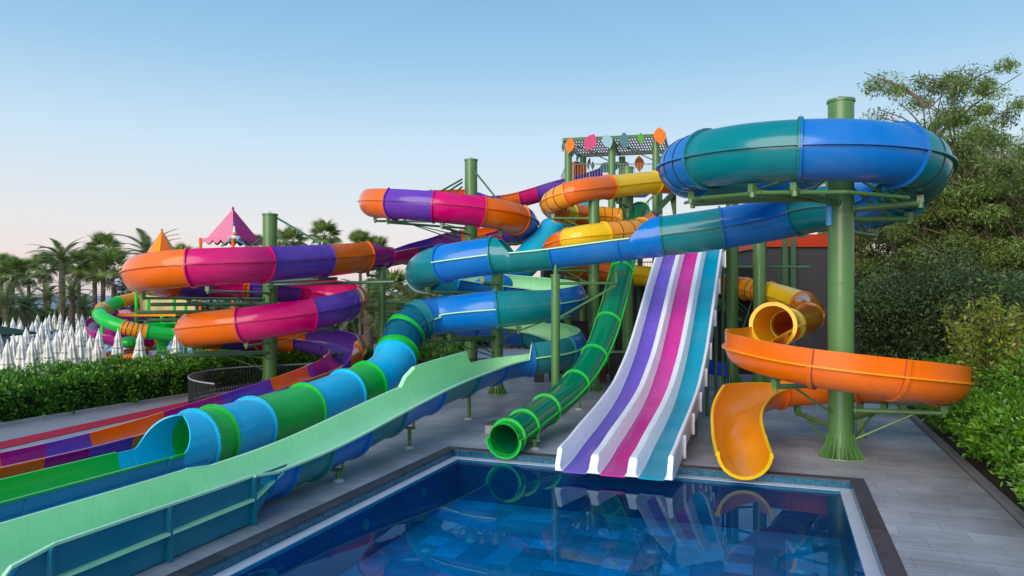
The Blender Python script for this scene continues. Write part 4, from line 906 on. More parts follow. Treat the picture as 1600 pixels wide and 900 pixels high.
for k in range(7):
    bx_ = MB(); bx_.box((q.x-2.2+k*.8, q.y+2+.6*(k % 2), .5+.1*(k % 3)), (.5, .6, 1.0+.2*(k % 3))); bx_.bar((q.x-2.2+k*.8, q.y+2+.6*(k % 2), 1.0), (q.x-1.6+k*.8, q.y+1.2, .4), .05, 6); bx_.build('pump_casing', mat('machine_dark_%d' % (k % 3), ((.03, .03, .035), (.10, .03, .02), (.05, .06, .06))[k % 3], .5), mc)
MB().box((q.x+1.3, q.y+1.2, 1.62), (1.6, .8, .06)).build('table_top', GALV, mc)
CHB = mat('blue_chair_mesh', '0A3FC0', .6)
def chair(p, lab, rot=0):
    t = thing('stacking_chair', (p.x, p.y, 0), lab, 'chair', 'blue chairs under the tower'); c, s_ = math.cos(rot), math.sin(rot)
    MB().box((p.x, p.y, .44), (.5, .5, .05), rot).build('seat', CHB, t); MB().box((p.x-s_*-.24, p.y+c*.24, .78), (.5, .05, .6), rot).build('backrest', CHB, t)
    for a, b in ((-1, -1), (1, -1), (1, 1), (-1, 1)): MB().bar((p.x+a*.22, p.y+b*.22, 0), (p.x+a*.22, p.y+b*.22, .43), .018, 6).build('leg', GALV, t)
chair(G(1118, 598), 'blue chair beside the green post right of the racing slide', 0.1); chair(G(1131, 600), 'blue chair nearer the orange flume, next to another blue chair', -.1)
st_ = thing('step_block', G(795, 676), 'low pale concrete step with dark top beside the clear green tube mouth', 'step')
q = G(783, 679); MB().box((q.x+.15, q.y+.35, .14), (1.15, .75, .28), rz).build('block', CONC, st_); MB().box((q.x+.15, q.y+.35, .29), (1.2, .8, .03), rz).build('tread', COP if False else mat('dark_tread', (.09, .095, .10), .6), st_)

# ------------------------------------------------------------------ vegetation
def np_obj(name, V, Q, mats, parent=None, tone=None, kind=None, nper=4):
    if parent is not None: V = V-np.array(rootof(parent).location)
    me = bpy.data.meshes.new(name); nV, nF = len(V), len(Q)
    me.vertices.add(nV); me.vertices.foreach_set('co', V.astype(np.float32).ravel()); me.loops.add(nF*nper); me.loops.foreach_set('vertex_index', Q.astype(np.int32).ravel())
    me.polygons.add(nF); me.polygons.foreach_set('loop_start', np.arange(0, nF*nper, nper, dtype=np.int32)); me.update(calc_edges=True); me.materials.append(mats)
    if tone is not None: a = me.attributes.new('tone', 'FLOAT', 'FACE'); a.data.foreach_set('value', tone.astype(np.float32))
    o = bpy.data.objects.new(name, me); C.objects.link(o)
    if parent is not None: o.parent = parent
    if kind: o['kind'] = kind
    return o
def leaves(P0, L, Wd, droop=0.0, up=0.0, jit=.35, tone_lo=.6, tone_hi=1.4, ctone=None, outward=None):
    n_ = len(P0); d = rng.normal(size=(n_, 3)); d /= np.linalg.norm(d, axis=1)[:, None]
    if outward is not None: d = d*.8+outward*.7
    d[:, 2] += up-droop; d /= np.linalg.norm(d, axis=1)[:, None]
    s_ = np.cross(d, rng.normal(size=(n_, 3))); s_ /= np.linalg.norm(s_, axis=1)[:, None]+1e-9
    l_ = L*(1+jit*rng.normal(size=n_)).clip(.4, 1.8); a = P0; b = P0+d*l_[:, None]; m = P0+d*(l_*.45)[:, None]; hw = (Wd*.5*l_/L)[:, None]
    nn = np.cross(s_, d)*(l_*.06)[:, None]
    V = np.stack([a, m+s_*hw+nn, b, m-s_*hw+nn], 1).reshape(-1, 3); Q = np.arange(4*n_).reshape(-1, 4)
    t = tone_lo+(tone_hi-tone_lo)*rng.random(n_)
    if ctone is not None: t = t*ctone
    return V, Q, t
def leafmat(name, col, tr=.3, rough=.45): return mat(name, col, rough, var=.25, scale=.8, tone=True, trans=tr)
EUC = leafmat('eucalyptus_leaf', (0.17, 0.25, 0.055)); EUC2 = leafmat('dark_tree_leaf', (0.085, 0.135, 0.042)); BUSH = leafmat('glossy_bush_leaf', (0.12, 0.29, 0.015), .3, .3); HEDGE = leafmat('hedge_leaf', (0.10, 0.27, 0.02), .25, .35); YLF = leafmat('yellow_green_leaf', (0.22, 0.26, 0.03))
BARK = mat('brown_bark', (0.18, 0.12, 0.085), .9, var=.4, scale=4, bump=.6); BARKP = mat('palm_bark', (0.115, 0.085, 0.066), .95, var=.4, scale=5, bump=.8)
def tree(name, X, Y, hgt, wid, lab, cat='tree', nclump=110, nleaf=520, m=EUC, L=.2, Wd=.05, stems=4, base=.25, group=None, droop=.5, cr_size=.9):
    t = thing(name, (X, Y, 0), lab, cat, group); mb = MB(); clumps = []
    for s_ in range(stems):
        a0 = 2*PI*s_/stems+rng.random(); p = Vector((X+.25*math.cos(a0), Y+.25*math.sin(a0), 0)); d = Vector((.14*math.cos(a0), .14*math.sin(a0), 1)).normalized(); rr = .16+.05*rng.random(); k = 9
        hs = hgt*(.97 if s_ == 0 else .62+.3*rng.random()); pts = [p.copy()]
        for i in range(k):
            d = (d+Vector(rng.normal(size=3))*.06+Vector((.012*math.cos(a0), .012*math.sin(a0), .07))).normalized(); q = p+d*(hs/k); mb.bar(p, q, rr*(1-i/k*.85), 7, rr*(1-(i+1)/k*.85), cap=False); p = q; pts.append(p.copy())
            if i >= int(base*k):
                for b in range(5):
                    a = rng.random()*2*PI; f = (i/k-base)/(1-base); reach = wid*.5*(1.0*math.sin(PI*min(.95, .25+.52*f)))*(.5+.6*rng.random()); e = p+Vector((math.cos(a)*reach, math.sin(a)*reach, reach*(.45+.4*rng.random())))
                    e.z = min(e.z, hgt); mid = p.lerp(e, .5)+Vector((0, 0, .15)); mb.bar(p, mid, rr*.30*(1-f*.4), 5, rr*.18, cap=False); mb.bar(mid, e, rr*.18, 5, .02, cap=False)
                    clumps.append(np.array(e)); clumps.append(np.array(mid.lerp(e, .5))+rng.normal(size=3)*.35); clumps.append(np.array(e)+rng.normal(size=3)*np.array([.8, .8, .6]))
    smooth_by_angle(mb.build('trunk', BARK, t), 80)
    clumps = np.array(clumps); sel = rng.choice(len(clumps), min(nclump, len(clumps)), replace=False) if len(clumps) > nclump else np.arange(len(clumps)); cc = clumps[sel]
    sizes = cr_size*(.45+.75*rng.random(len(cc))); idx = rng.integers(0, len(cc), nclump*nleaf)
    g_ = rng.normal(size=(len(idx), 3)); g_ /= np.linalg.norm(g_, axis=1)[:, None]; rad_ = rng.random(len(idx))**.45*(1+.22*np.abs(rng.normal(size=len(idx))))
    P0 = cc[idx]+g_*(rad_*sizes[idx])[:, None]*np.array([1.1, 1.1, .75]); P0[:, 2] = np.maximum(P0[:, 2], .2)
    ct = (.5+.95*rng.random(len(cc)))[idx]
    V, Q, tn = leaves(P0, L, Wd, droop=droop, ctone=ct); np_obj('crown', V, Q, m, t, tn)
    return t
k_ = 0
for (px, Y, h_, w_, lab, m_, st, ba, cs, nc) in (
    (1404, 46, 13.0, 5.5, 'tall feathery tree just right of the big post behind the blue ring', EUC, 6, .22, .72, 190),
    (1462, 40, 16.6, 6.4, 'tallest airy olive-green tree at right, rising above the blue ring', EUC, 7, .22, .78, 230),
    (1596, 37, 12.8, 6.0, 'tall airy tree cut by the right edge of the picture', EUC, 7, .22, .78, 210),
    (1536, 48, 15.2, 6.5, 'feathery tree standing behind between the two tall airy trees', EUC, 6, .3, 1.0, 170),
    (1350, 52, 15.2, 3.2, 'thin sparse tree top showing beside the cap of the big post', EUC, 3, .3, .8, 90),
    (1425, 38, 4.6, 5.0, 'dark low tree right of the big post', EUC2, 5, .06, 1.0, 110),
    (1475, 35, 4.5, 6, 'dark rounded tree behind the orange flume', EUC2, 6, .05, 1.05, 130),
    (1540, 33, 4.4, 6, 'dark tree between the flume and the yellow-green bushes', EUC2, 6, .05, 1.05, 130),
    (1600, 31, 4.6, 7, 'dark tree at the right edge above the bright bushes', EUC2, 6, .05, 1.05, 120)):
    X = (px-800)*Y/F; tree('feathery_tree' if m_ is EUC else 'dark_tree', X, Y, h_, w_, lab, m=m_, stems=st, base=ba, nclump=nc, cr_size=cs, nleaf=470 if m_ is EUC else 620, L=.17, Wd=.05 if m_ is EUC else .07, droop=.6 if m_ is EUC else .3)
def bush(name, X, Y, rx, ry, hz, n_, lab, m, L=.15, Wd=.06, cat='bush', group=None, z0=0.05, nb=14):
    t = thing(name, (X, Y, 0), lab, cat, group); cc = []; sz = []
    for i in range(nb):
        a = rng.random()*2*PI; q = math.sqrt(rng.random()); cc.append((X+rx*.75*q*math.cos(a), Y+ry*.75*q*math.sin(a), z0+hz*(.35+.4*rng.random()*(1-.3*q)))); sz.append(.35+.3*rng.random())
    cc = np.array(cc); sz = np.array(sz)*min(rx, ry, hz)*1.0; idx = rng.integers(0, nb, n_); g_ = rng.normal(size=(n_, 3)); g_ /= np.linalg.norm(g_, axis=1)[:, None]
    # leaves near the surface of each lump, in tufts
    tuft = rng.normal(size=(n_//9+1, 3)); tuft /= np.linalg.norm(tuft, axis=1)[:, None]; tid = np.arange(n_)//9; idx = idx[tid]; g_ = tuft[tid]+rng.normal(size=(n_, 3))*.09
    rad_ = (.45+.6*rng.random(n_//9+1)**.6)[tid]; P0 = cc[idx]+g_*(rad_*sz[idx])[:, None]; P0[:, 2] = np.maximum(P0[:, 2], z0)
    ctn = (.55+.8*rng.random(n_//9+1))[tid]; V, Q, tn = leaves(P0, L, Wd, up=.25, ctone=ctn, outward=tuft[tid], tone_lo=.75, tone_hi=1.25); np_obj('foliage', V, Q, m, t, tn)
    mb = MB()
    for i in range(nb): mb.bar((X+.1*rng.normal(), Y+.1*rng.normal(), 0), tuple(cc[i]), .03, 5, .01)
    mb.build('stems', BARK, t); return t
bl_ = [(5.7, 15.2, 1.15, 1.3, 1.9, 'glossy bright green bush nearest the right deck kerb, lowest in the corner'), (7.4, 15.5, 1.6, 1.6, 2.3, 'bright bush at the right edge behind the nearest kerb bush'), (5.9, 18.0, 1.25, 1.5, 2.1, 'bright green bush second along the right kerb'), (7.9, 18.6, 1.8, 1.7, 2.5, 'tall bright bush behind the second kerb bush'),
       (5.9, 20.8, 1.2, 1.5, 1.9, 'green bush on the kerb right of the orange flume end'), (8.0, 21.8, 1.9, 1.7, 2.7, 'bright bush right of the orange flume'), (6.0, 23.8, 1.25, 1.6, 1.7, 'low bush under the right end of the orange flume'), (8.1, 25.0, 2.0, 1.9, 3.1, 'tall green bush behind the end of the orange flume'),
       (6.1, 27.0, 1.3, 1.7, 1.6, 'low dark bush along the kerb under the orange flume'), (6.2, 30.6, 1.4, 1.9, 1.8, 'farthest low bush on the kerb beside the deck corner'), (10.4, 19.5, 1.9, 1.8, 3.0, 'bush cut by the right edge above the bright hedge'), (9.6, 28.5, 2.4, 2.2, 4.0, 'large green bush under the dark trees')]
for v, u, rx, ry, hz, lab in bl_:
    rx *= 1.18; ry *= 1.25; hz *= 1.12; q = VU(v-.12, u); bush('bush', q.x, q.y, rx, ry, hz, 14000 if u < 22 else 9500, lab, BUSH, .125, .048, group='bushes in the right planting bed', nb=18)
for (px, Y, h_, lab) in ((1545, 23, 4.3, 'spindly yellow-green shrub with bare twig above the bright bushes'), (1590, 22, 4.4, 'spindly yellow-green shrub at the right edge')):
    X = (px-800)*Y/F; t = thing('spindly_shrub', (X, Y, 0), lab, 'shrub'); mb = MB(); pts = []
    for i in range(9):
        a = rng.random()*2*PI; e = Vector((X+1.3*math.cos(a)*rng.random(), Y+.9*math.sin(a), h_*(.7+.3*rng.random()))); mb.bar((X, Y, 0), e, .03, 5, .012); pts += [np.array(Vector((X, Y, 0)).lerp(e, f)) for f in (.6, .68, .76, .84, .92, 1.0)]
    mb.build('twigs', BARK, t); pts = np.array(pts); idx = rng.integers(0, len(pts), 1500); V, Q, tn = leaves(pts[idx]+rng.normal(size=(1500, 3))*.13, .16, .07, up=.3); np_obj('foliage', V, Q, YLF, t, tn)
# clipped hedges at left
def hedge(name, a, b, wd, z1, n_, lab, z0=0.0, group=None, L=.13, Wd=.07):
    a = Vector(a); b = Vector(b); d = (b-a); Ln = d.length; d.normalize(); nn = Vector((d.y, -d.x, 0)); c = (a+b)/2; t = thing(name, (c.x, c.y, 0), lab, 'hedge', group)
    mb = MB(); mb.beam(a+Vector((0, 0, z1*.44)), b+Vector((0, 0, z1*.44)), wd*.62, z1*.8); mb.build('shade_core', mat('hedge_shadow', (.012, .02, .008), .95, var=.5, scale=6), t)  # solid core, its dark colour paints the shade inside the hedge
    # sample tufts on top and sides with bumpy offsets
    nt = n_//8; s_ = rng.random(nt)*Ln; fc = rng.random(nt); w2 = wd/2; per = 2*z1+wd; x = fc*per; X_ = np.zeros(nt); Z_ = np.zeros(nt); ox = np.zeros(nt); oz = np.zeros(nt)
    A_ = x < z1; B_ = (x >= z1) & (x < z1+wd); C_ = x >= z1+wd; X_[A_] = -w2; Z_[A_] = x[A_]; ox[A_] = -1; X_[B_] = x[B_]-z1-w2; Z_[B_] = z1; oz[B_] = 1; X_[C_] = w2; Z_[C_] = z1-(x[C_]-z1-wd); ox[C_] = 1
    bump_ = .10*np.sin(s_*2.1+Z_*3)+.08*np.sin(s_*5.3+X_*4)+.07*rng.normal(size=nt)-.05; X_ += ox*bump_; Z_ += oz*(bump_*1.2)
    base = np.array(a)[None]+np.array(d)[None]*s_[:, None]+np.array(nn)[None]*X_[:, None]; base[:, 2] = np.maximum(Z_, .03)
    out_ = np.array(nn)[None]*ox[:, None]; out_[:, 2] = oz; tid = np.repeat(np.arange(nt), 8); P0 = base[tid]+rng.normal(size=(nt*8, 3))*.07
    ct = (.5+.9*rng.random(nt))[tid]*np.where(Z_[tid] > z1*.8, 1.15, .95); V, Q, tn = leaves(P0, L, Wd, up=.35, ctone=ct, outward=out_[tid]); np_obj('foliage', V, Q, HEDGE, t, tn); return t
h0, h1 = e0-d*16, e1+d*.0; back = -nrm
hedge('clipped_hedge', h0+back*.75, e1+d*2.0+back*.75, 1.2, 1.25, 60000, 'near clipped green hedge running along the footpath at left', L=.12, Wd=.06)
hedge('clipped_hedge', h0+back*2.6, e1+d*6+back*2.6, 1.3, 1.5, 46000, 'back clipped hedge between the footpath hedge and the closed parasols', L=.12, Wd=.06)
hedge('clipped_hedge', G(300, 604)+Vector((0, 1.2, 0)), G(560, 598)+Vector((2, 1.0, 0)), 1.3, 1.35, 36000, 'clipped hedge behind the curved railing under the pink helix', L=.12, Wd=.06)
# ------------------------------------------------------------------ curved and straight railings
def fence(pts, hgt, lab, step=.13, slat=(.03, .03), top=GREYRAIL, m=BLACKST):
    t = thing('railing', (pts[0].x, pts[0].y, 0), lab, 'railing'); mb = MB()
    for a, b in zip(pts[:-1], pts[1:]): mb.bar((a.x, a.y, hgt), (b.x, b.y, hgt), .03, 8)
    mb.build('top_rail', top, t); mb = MB()
    for a, b in zip(pts[:-1], pts[1:]): mb.beam((a.x, a.y, .1), (b.x, b.y, .1), .03, .05)
    mb.build('bottom_rail', m, t); me = None; acc = 0
    mm = MB().box((0, 0, hgt/2), (slat[0], slat[1], hgt-.03)); me = bpy.data.meshes.new('slat'); me.from_pydata(mm.V, [], mm.F); me.materials.append(m)
    for a, b in zip(pts[:-1], pts[1:]):
        L = (b-a).length; s_ = acc
        while s_ < L: q = a.lerp(b, s_/L); share(me, 'slat', t, (q.x, q.y, 0.01), (0, 0, math.atan2(b.y-a.y, b.x-a.x))); s_ += step
        acc = s_-L
    return t
cpt = [G(px, py) for px, py in ((335, 645), (306, 640), (293, 632), (300, 624), (330, 616), (380, 610), (440, 606), (520, 602))]
cpath = Path([Vector((p.x, p.y, 0)) for p in cpt], 6)
fence(cpath.pos[::2], 1.1, 'curved dark slatted railing beside the pink runout at left', .14, (.05, .02))
q0, q1 = G(640, 600), G(760, 590)
fence([Vector((q0.x-1.5, q0.y+1, 0)), Vector((q0.x+5.5, q0.y+2.2, 0))], 1.1, 'straight dark railing seen through the blue spiral slide', .16, (.03, .03), top=BLACKST)
# ------------------------------------------------------------------ parasols and loungers
CAN = mat('cream_canvas', (0.82, 0.80, 0.72), .85, var=.12, scale=5, bump=.5, bscale=9)
def parasol_proto():
    t = thing('closed_parasol', (0, 0, 0), 'closed parasol', 'parasol', 'closed parasols on the sun terrace')
    n_ = 40
    def ringp(z, r_, amp, ph=0): return [((r_*(1+amp*math.cos(8*2*PI*i/n_+ph)))*math.cos(2*PI*i/n_), (r_*(1+amp*math.cos(8*2*PI*i/n_+ph)))*math.sin(2*PI*i/n_), z) for i in range(n_)]
    lv = [(2.52, .02, 0), (2.40, .06, .1), (2.15, .12, .16), (1.95, .16, .2), (1.93, .135, .22), (1.5, .20, .25), (1.0, .265, .28), (.75, .29, .3), (.78, .25, .3)]
    V = []; Fa = []
    for z, r_, a in lv: V += ringp(z, r_, a, z*1.3)
    for k in range(len(lv)-1):
        for i in range(n_): Fa.append((k*n_+i, k*n_+(i+1) % n_, (k+1)*n_+(i+1) % n_, (k+1)*n_+i))
    mk('canopy', V, Fa, CAN, t, smooth=True); MB().bar((0, 0, 0), (0, 0, 2.6), .03, 8).build('pole', mat('white_pole', (.7, .7, .7), .4), t)
    MB().box((0, 0, .05), (.5, .5, .1)).build('base', mat('white_base', (.6, .6, .62), .7), t)
    MB().lathe((0, 0, 1.52), [(.22, -.03), (.25, 0), (.22, .03)], 16).build('strap', mat('tan_strap', (.32, .26, .16), .8), t); return t
up = parasol_proto()
ul = [(2, 485), (15, 485), (7, 503), (27, 485), (40, 488), (32, 501), (50, 485), (59, 491), (65, 487), (49, 503), (77, 491), (80, 486), (72, 497), (84, 489), (89, 484), (105, 496), (114, 487), (125, 486), (123, 500), (135, 487), (139, 495), (97, 512), (88, 520), (124, 513), (143, 525), (155, 515), (184, 515), (42, 512), (77, 525), (13, 532), (20, 524), (66, 504), (151, 507), (154, 532), (217, 517), (275, 516), (577, 492), (608, 493), (-3, 520), (30, 494), (100, 489)]
ul += [(35, 484), (56, 486), (94, 490), (108, 486), (119, 490), (130, 492), (8, 492), (22, 497), (57, 499), (62, 510), (110, 508), (133, 508), (104, 520), (116, 526), (58, 520), (35, 526), (50, 531)]
ul.sort(key=lambda a: -a[1])
desc = {34: ''}
names = {(217, 517): 'closed cream parasol in front of the orange children slide', (275, 516): 'closed cream parasol half hidden behind the lowest orange left bend', (577, 492): 'closed cream parasol left of the slim green post in the middle', (608, 493): 'closed cream parasol just right of the slim green post in the middle', (184, 515): 'closed cream parasol between the purple trough and the orange bowl', (154, 532): 'front closed parasol nearest the hedge, below the purple trough', (143, 525): 'closed parasol close to the hedge left of the purple trough', (77, 525): 'large front closed parasol by the hedge in the middle of the lounger rows', (13, 532): 'large closed parasol nearest the left edge by the hedge', (20, 524): 'closed parasol just behind the one nearest the left edge', (-3, 520): 'closed parasol cut by the left edge of the picture'}
rowname = lambda y: 'front rows' if y > 518 else 'second rows' if y > 506 else 'middle rows' if y > 494 else 'far rows'
from collections import defaultdict
rows = defaultdict(list)
for a in ul:
    if a not in names: rows[rowname(a[1])].append(a)
ordn = ['leftmost', 'second', 'third', 'fourth', 'fifth', 'sixth', 'seventh', 'eighth', 'ninth', 'tenth', 'eleventh', 'twelfth', 'thirteenth', 'fourteenth', 'fifteenth', 'sixteenth', 'seventeenth', 'eighteenth', 'nineteenth', 'twentieth', 'twenty-first', 'twenty-second', 'twenty-third', 'twenty-fourth', 'twenty-fifth', 'twenty-sixth', 'twenty-seventh', 'twenty-eighth']
for rn, ls in rows.items():
    ls.sort()
    for i, a in enumerate(ls): names[a] = 'closed cream parasol, %s in the %s of the sun terrace' % (ordn[i] if i == 0 else ordn[i]+' from the left', rn)
for i, a in enumerate(ul):
    o = up if i == 0 else copy_tree(up); Y = F*(H-2.5)/(a[1]-HY); o.location = ((a[0]-800)*Y/F, Y, -.05); o.rotation_euler = (.02*rng.normal(), .02*rng.normal(), rng.random()*6); sc_ = 1.13+.06*rng.normal(); o.scale = (sc_, sc_, 1); o['label'] = names[a]
LW = mat('white_lounger_frame', (.66, .70, .76), .4); LB = mat('pale_blue_sling', (.34, .46, .62), .7)
def lounger_proto():
    t = thing('sun_lounger', (0, 0, 0), 'lounger', 'sun lounger', 'sun loungers in rows on the terrace')
    mb = MB()
    for s_ in (-.3, .3): mb.beam((s_, -.95, .32), (s_, .35, .32), .05, .06); mb.beam((s_, .35, .32), (s_, .95, .72), .05, .06)
    mb.build('frame', LW, t); mb = MB().beam((0, -.93, .34), (0, .34, .34), .54, .02); mb.build('seat', LB, t); MB().beam((0, .36, .34), (0, .94, .735), .54, .02).build('backrest', LB, t)
    for a, b in ((-.3, -.8), (.3, -.8), (-.3, .5), (.3, .5)): MB().bar((a, b, 0), (a, b, .34), .025, 6).build('leg', LW, t)
    return t
lp = lounger_proto(); k = 0; lspots = []
for (py, xs_) in ((566, range(0, 290, 19)), (556, range(8, 290, 17)), (541, range(4, 270, 17)), (529, range(10, 200, 17)), (518, range(2, 170, 17)), (509, range(6, 160, 18))):
    for x in xs_: lspots.append((x+rng.random()*5, py))
lspots += [(566, 574), (582, 574), (598, 572)]
byrow = defaultdict(list)
for a in lspots: byrow[a[1]].append(a)
rn = {566: 'hedge-side row', 556: 'second row', 541: 'third row', 529: 'fourth row', 518: 'fifth row', 509: 'farthest row', 574: 'group by the middle parasols', 572: 'spot'}
for y_, ls in byrow.items():
    for i, a in enumerate(ls):
        LBL = 'white and blue sun lounger, %s in the %s' % (ordn[i] if i == 0 else ordn[min(i, 17)]+' from the left', rn[y_]) if y_ != 572 else 'white and blue sun lounger seen beside the slim middle post'
        o = lp if k == 0 else copy_tree(lp); k += 1; q = G(*a); o.location = (q.x, q.y, -.05); o.rotation_euler = (0, 0, R(-25)+.12*rng.normal())
        o['label'] = LBL
# green-roofed hut at the left edge
q = G(-30, 566); ht = thing('beach_hut', (q.x, q.y, 0), 'pale hut with dark green sloping roof cut by the left edge', 'hut')
MB().box((q.x-.6, q.y+.2, .95), (3.2, 2.4, 1.9)).build('wall', mat('pale_plaster', (.4, .42, .45), .8), ht)
zz = 1.95
mk('roof', [(q.x-3, q.y-1.6, zz), (q.x+2.4, q.y-1.6, zz-.05), (q.x+2.4, q.y+2, zz-.05), (q.x-3, q.y+2, zz), (q.x-.6, q.y+.2, zz+.75), (q.x-3, q.y-1.6, zz-.14), (q.x+2.4, q.y-1.6, zz-.18), (q.x+2.4, q.y+2, zz-.18), (q.x-3, q.y+2, zz-.14)],
   [(0, 1, 4), (1, 2, 4), (2, 3, 4), (3, 0, 4), (5, 6, 1, 0), (6, 7, 2, 1), (7, 8, 3, 2), (8, 5, 0, 3), (8, 7, 6, 5)], mat('dark_green_canvas', '123C28', .8), ht)
# ------------------------------------------------------------------ palms
PL = leafmat('palm_leaflet', (0.15, 0.20, 0.065), .2); PLD = leafmat('fan_leaf', (0.19, 0.26, 0.065), .25)
def frond_mesh(L=3.3, n_=30, lw=.55, sag=.45):
    V = []; Q = []
    for i in range(n_):
        f = (i+.5)/n_; x = L*f; z = .55*L*f*(1-f*1.0)*.9-sag*L*f*f*.75; l_ = lw*math.sin(PI*min(1, .12+f*.86))**.6
        for s_ in (-1, 1):
            a = np.array([x, 0, z]); tip = np.array([x+l_*.55, s_*l_, z-.28*l_]); w_ = .045; k = len(V); V += [a-[w_, 0, 0], a+[w_, 0, 0], tip]; Q.append((k, k+1, k+2))
    for i in range(8):
        f0, f1 = i/8, (i+1)/8; g_ = lambda f: np.array([L*f, 0, .55*L*f*(1-f)*.9-sag*L*f*f*.75]); k = len(V); w_ = .05*(1-f0*.8); V += [g_(f0)-[0, w_, 0], g_(f0)+[0, w_, 0], g_(f1)+[0, w_*.8, 0], g_(f1)-[0, w_*.8, 0]]; Q.append((k, k+1, k+2, k+3))
    me = bpy.data.meshes.new('frond'); me.from_pydata([tuple(v) for v in V], [], Q); me.materials.append(PL); a = me.attributes.new('tone', 'FLOAT', 'FACE'); a.data.foreach_set('value', (.7+.6*rng.random(len(Q))).astype(np.float32)); return me
def fan_mesh(L=1.1, st=.9, n_=22, m=PLD, tl=.7):
    V = [(0, -.03, 0), (0, .03, 0), (st, .02, .1), (st, -.02, .1)]; Q = [(0, 1, 2, 3)]; c = np.array([st, 0, .1])
    for i in range(n_):
        a = R(-125+250*i/(n_-1)); a2 = R(6); r1 = L*(.85+.15*math.cos(a)); mid = .55
        p = lambda ang, rr, dz: tuple(c+np.array([rr*math.cos(ang), rr*math.sin(ang), dz])); k = len(V)
        V += [tuple(c), p(a-a2, r1*mid, .02), p(a+a2, r1*mid, .02), p(a, r1, -.22)]; Q += [(k, k+1, k+3, k+2)]
    me = bpy.data.meshes.new('fan_leaf'); me.from_pydata(V, [], Q); me.materials.append(m); at = me.attributes.new('tone', 'FLOAT', 'FACE'); at.data.foreach_set('value', (tl+.6*rng.random(len(Q))).astype(np.float32)); return me
fr1 = [frond_mesh(), frond_mesh(3.6, 32, .5, .6), frond_mesh(3.0, 28, .6, .25)]; fn1 = [fan_mesh(), fan_mesh(1.25, 1.1)]
DRY = leafmat('dry_fan_leaf', (0.15, 0.13, 0.055), .1); fnd = fan_mesh(1.0, .8, 14, DRY, .6)
def palm(px, ytop, Y, kind, lab, s_=1.0):
    X = (px-800)*Y/F; ht_ = z_at(ytop, Y)-(2.2 if kind == 'date' else 1.3)*s_; s_ = s_*(.86 if Y > 60 else 1); t = thing('date_palm' if kind == 'date' else 'fan_palm', (X, Y, 0), lab, 'palm tree', 'palms behind the sun terrace')
    lean = .03*rng.normal(); n_ = max(6, int(ht_/.28)); pr = []; r0 = .38 if kind == 'date' else .24
    for i in range(n_):
        z = ht_*i/n_; rr = r0*(1-.25*i/n_)*s_; pr += [(rr*.92, z), (rr*1.08, z+ht_/n_*.8)]
    mb = MB().lathe((X, Y, 0), pr+[(.01, ht_+.1)], 10)
    if kind == 'date': mb.ball((X, Y, ht_-.3), .5*s_, 8, 1.3)
    mb.build('trunk', BARKP, t); nf = 34 if kind == 'date' else 26
    for k in range(nf):
        az_ = k*2.399+.2*rng.normal(); el_ = R(78-118*(k/nf)**.9)+.1*rng.normal()
        if kind == 'date': share(fr1[k % 3], 'frond', t, (X, Y, ht_), (0, -el_*.9, az_), (s_,)*3)
        else: share(fn1[k % 2], 'fan_leaf', t, (X, Y, ht_), (rng.normal()*.3, -el_, az_), (s_,)*3)
    if kind != 'date':
        for k in range(8): share(fnd, 'dry_leaf', t, (X, Y, ht_-.3-.1*k*.6), (0, R(60)+.15*rng.normal(), k*2.399), (s_,)*3)
    return t
pls = [(97, 372, 78, 'date', 'tall date palm with feathery crown left of the fan palm cluster', 1.15), (161, 367, 82, 'fan', 'tallest fan palm left of the orange cone roof', 1.25), (232, 356, 70, 'date', 'large date palm crown behind the orange cone roof', 1.3), (70, 398, 88, 'fan', 'fan palm left of the tall date palm', 1.2), (20, 405, 90, 'fan', 'fan palm near the left edge', 1.25), (45, 408, 95, 'fan', 'fan palm second from the left edge', 1.2), (2, 400, 92, 'fan', 'fan palm cut by the left edge', 1.2),
       (123, 393, 85, 'fan', 'fan palm between the tall date palm and the tallest fan palm', 1.2), (148, 388, 86, 'fan', 'bushy fan palm left of the tallest fan palm', 1.4), (178, 392, 80, 'fan', 'bushy fan palm right of the tallest fan palm', 1.5), (113, 430, 74, 'date', 'shorter date palm with wrapped trunk', .9), (10, 440, 66, 'date', 'low spreading date palm at the left edge', 1.0), (38, 448, 68, 'date', 'low date palm right of the left-edge palm', 1.0), (130, 455, 80, 'date', 'low palm behind the parasols', .9), (75, 440, 85, 'date', 'low palm in the far left row', .9),
       (285, 385, 95, 'fan', 'fan palm between the two cone roofs', 1.2), (310, 390, 110, 'fan', 'distant fan palm left of the pink roof', 1.2), (507, 347, 66, 'fan', 'fan palm crown right of the left helix post', .95), (458, 358, 66, 'fan', 'fan palm just right of the left helix post', .85), (436, 362, 70, 'fan', 'fan palm partly behind the left helix post', .8), (563, 364, 64, 'fan', 'fan palm above the orange section', .8), (590, 372, 74, 'fan', 'fan palm behind the orange section right side', 1.0), (398, 370, 75, 'fan', 'fan palm left of the left helix post', .8),
       (645, 436, 52, 'date', 'date palm seen below the purple trough', 1.1), (575, 440, 55, 'date', 'date palm between the helix loops', 1.1), (612, 430, 60, 'fan', 'fan palm behind the slim middle post', 1.3), (680, 455, 60, 'date', 'palm behind the blue spiral', 1.0), (540, 450, 66, 'date', 'palm behind the pink lower loop', 1.0), (208, 420, 88, 'fan', 'fan palm behind the left orange bend', 1.3), (255, 400, 100, 'fan', 'fan palm behind the orange cone roof', 1.2)]
for a in pls: palm(*a)
FAR = leafmat('far_shrub_leaf', (0.07, 0.12, 0.035), .15)
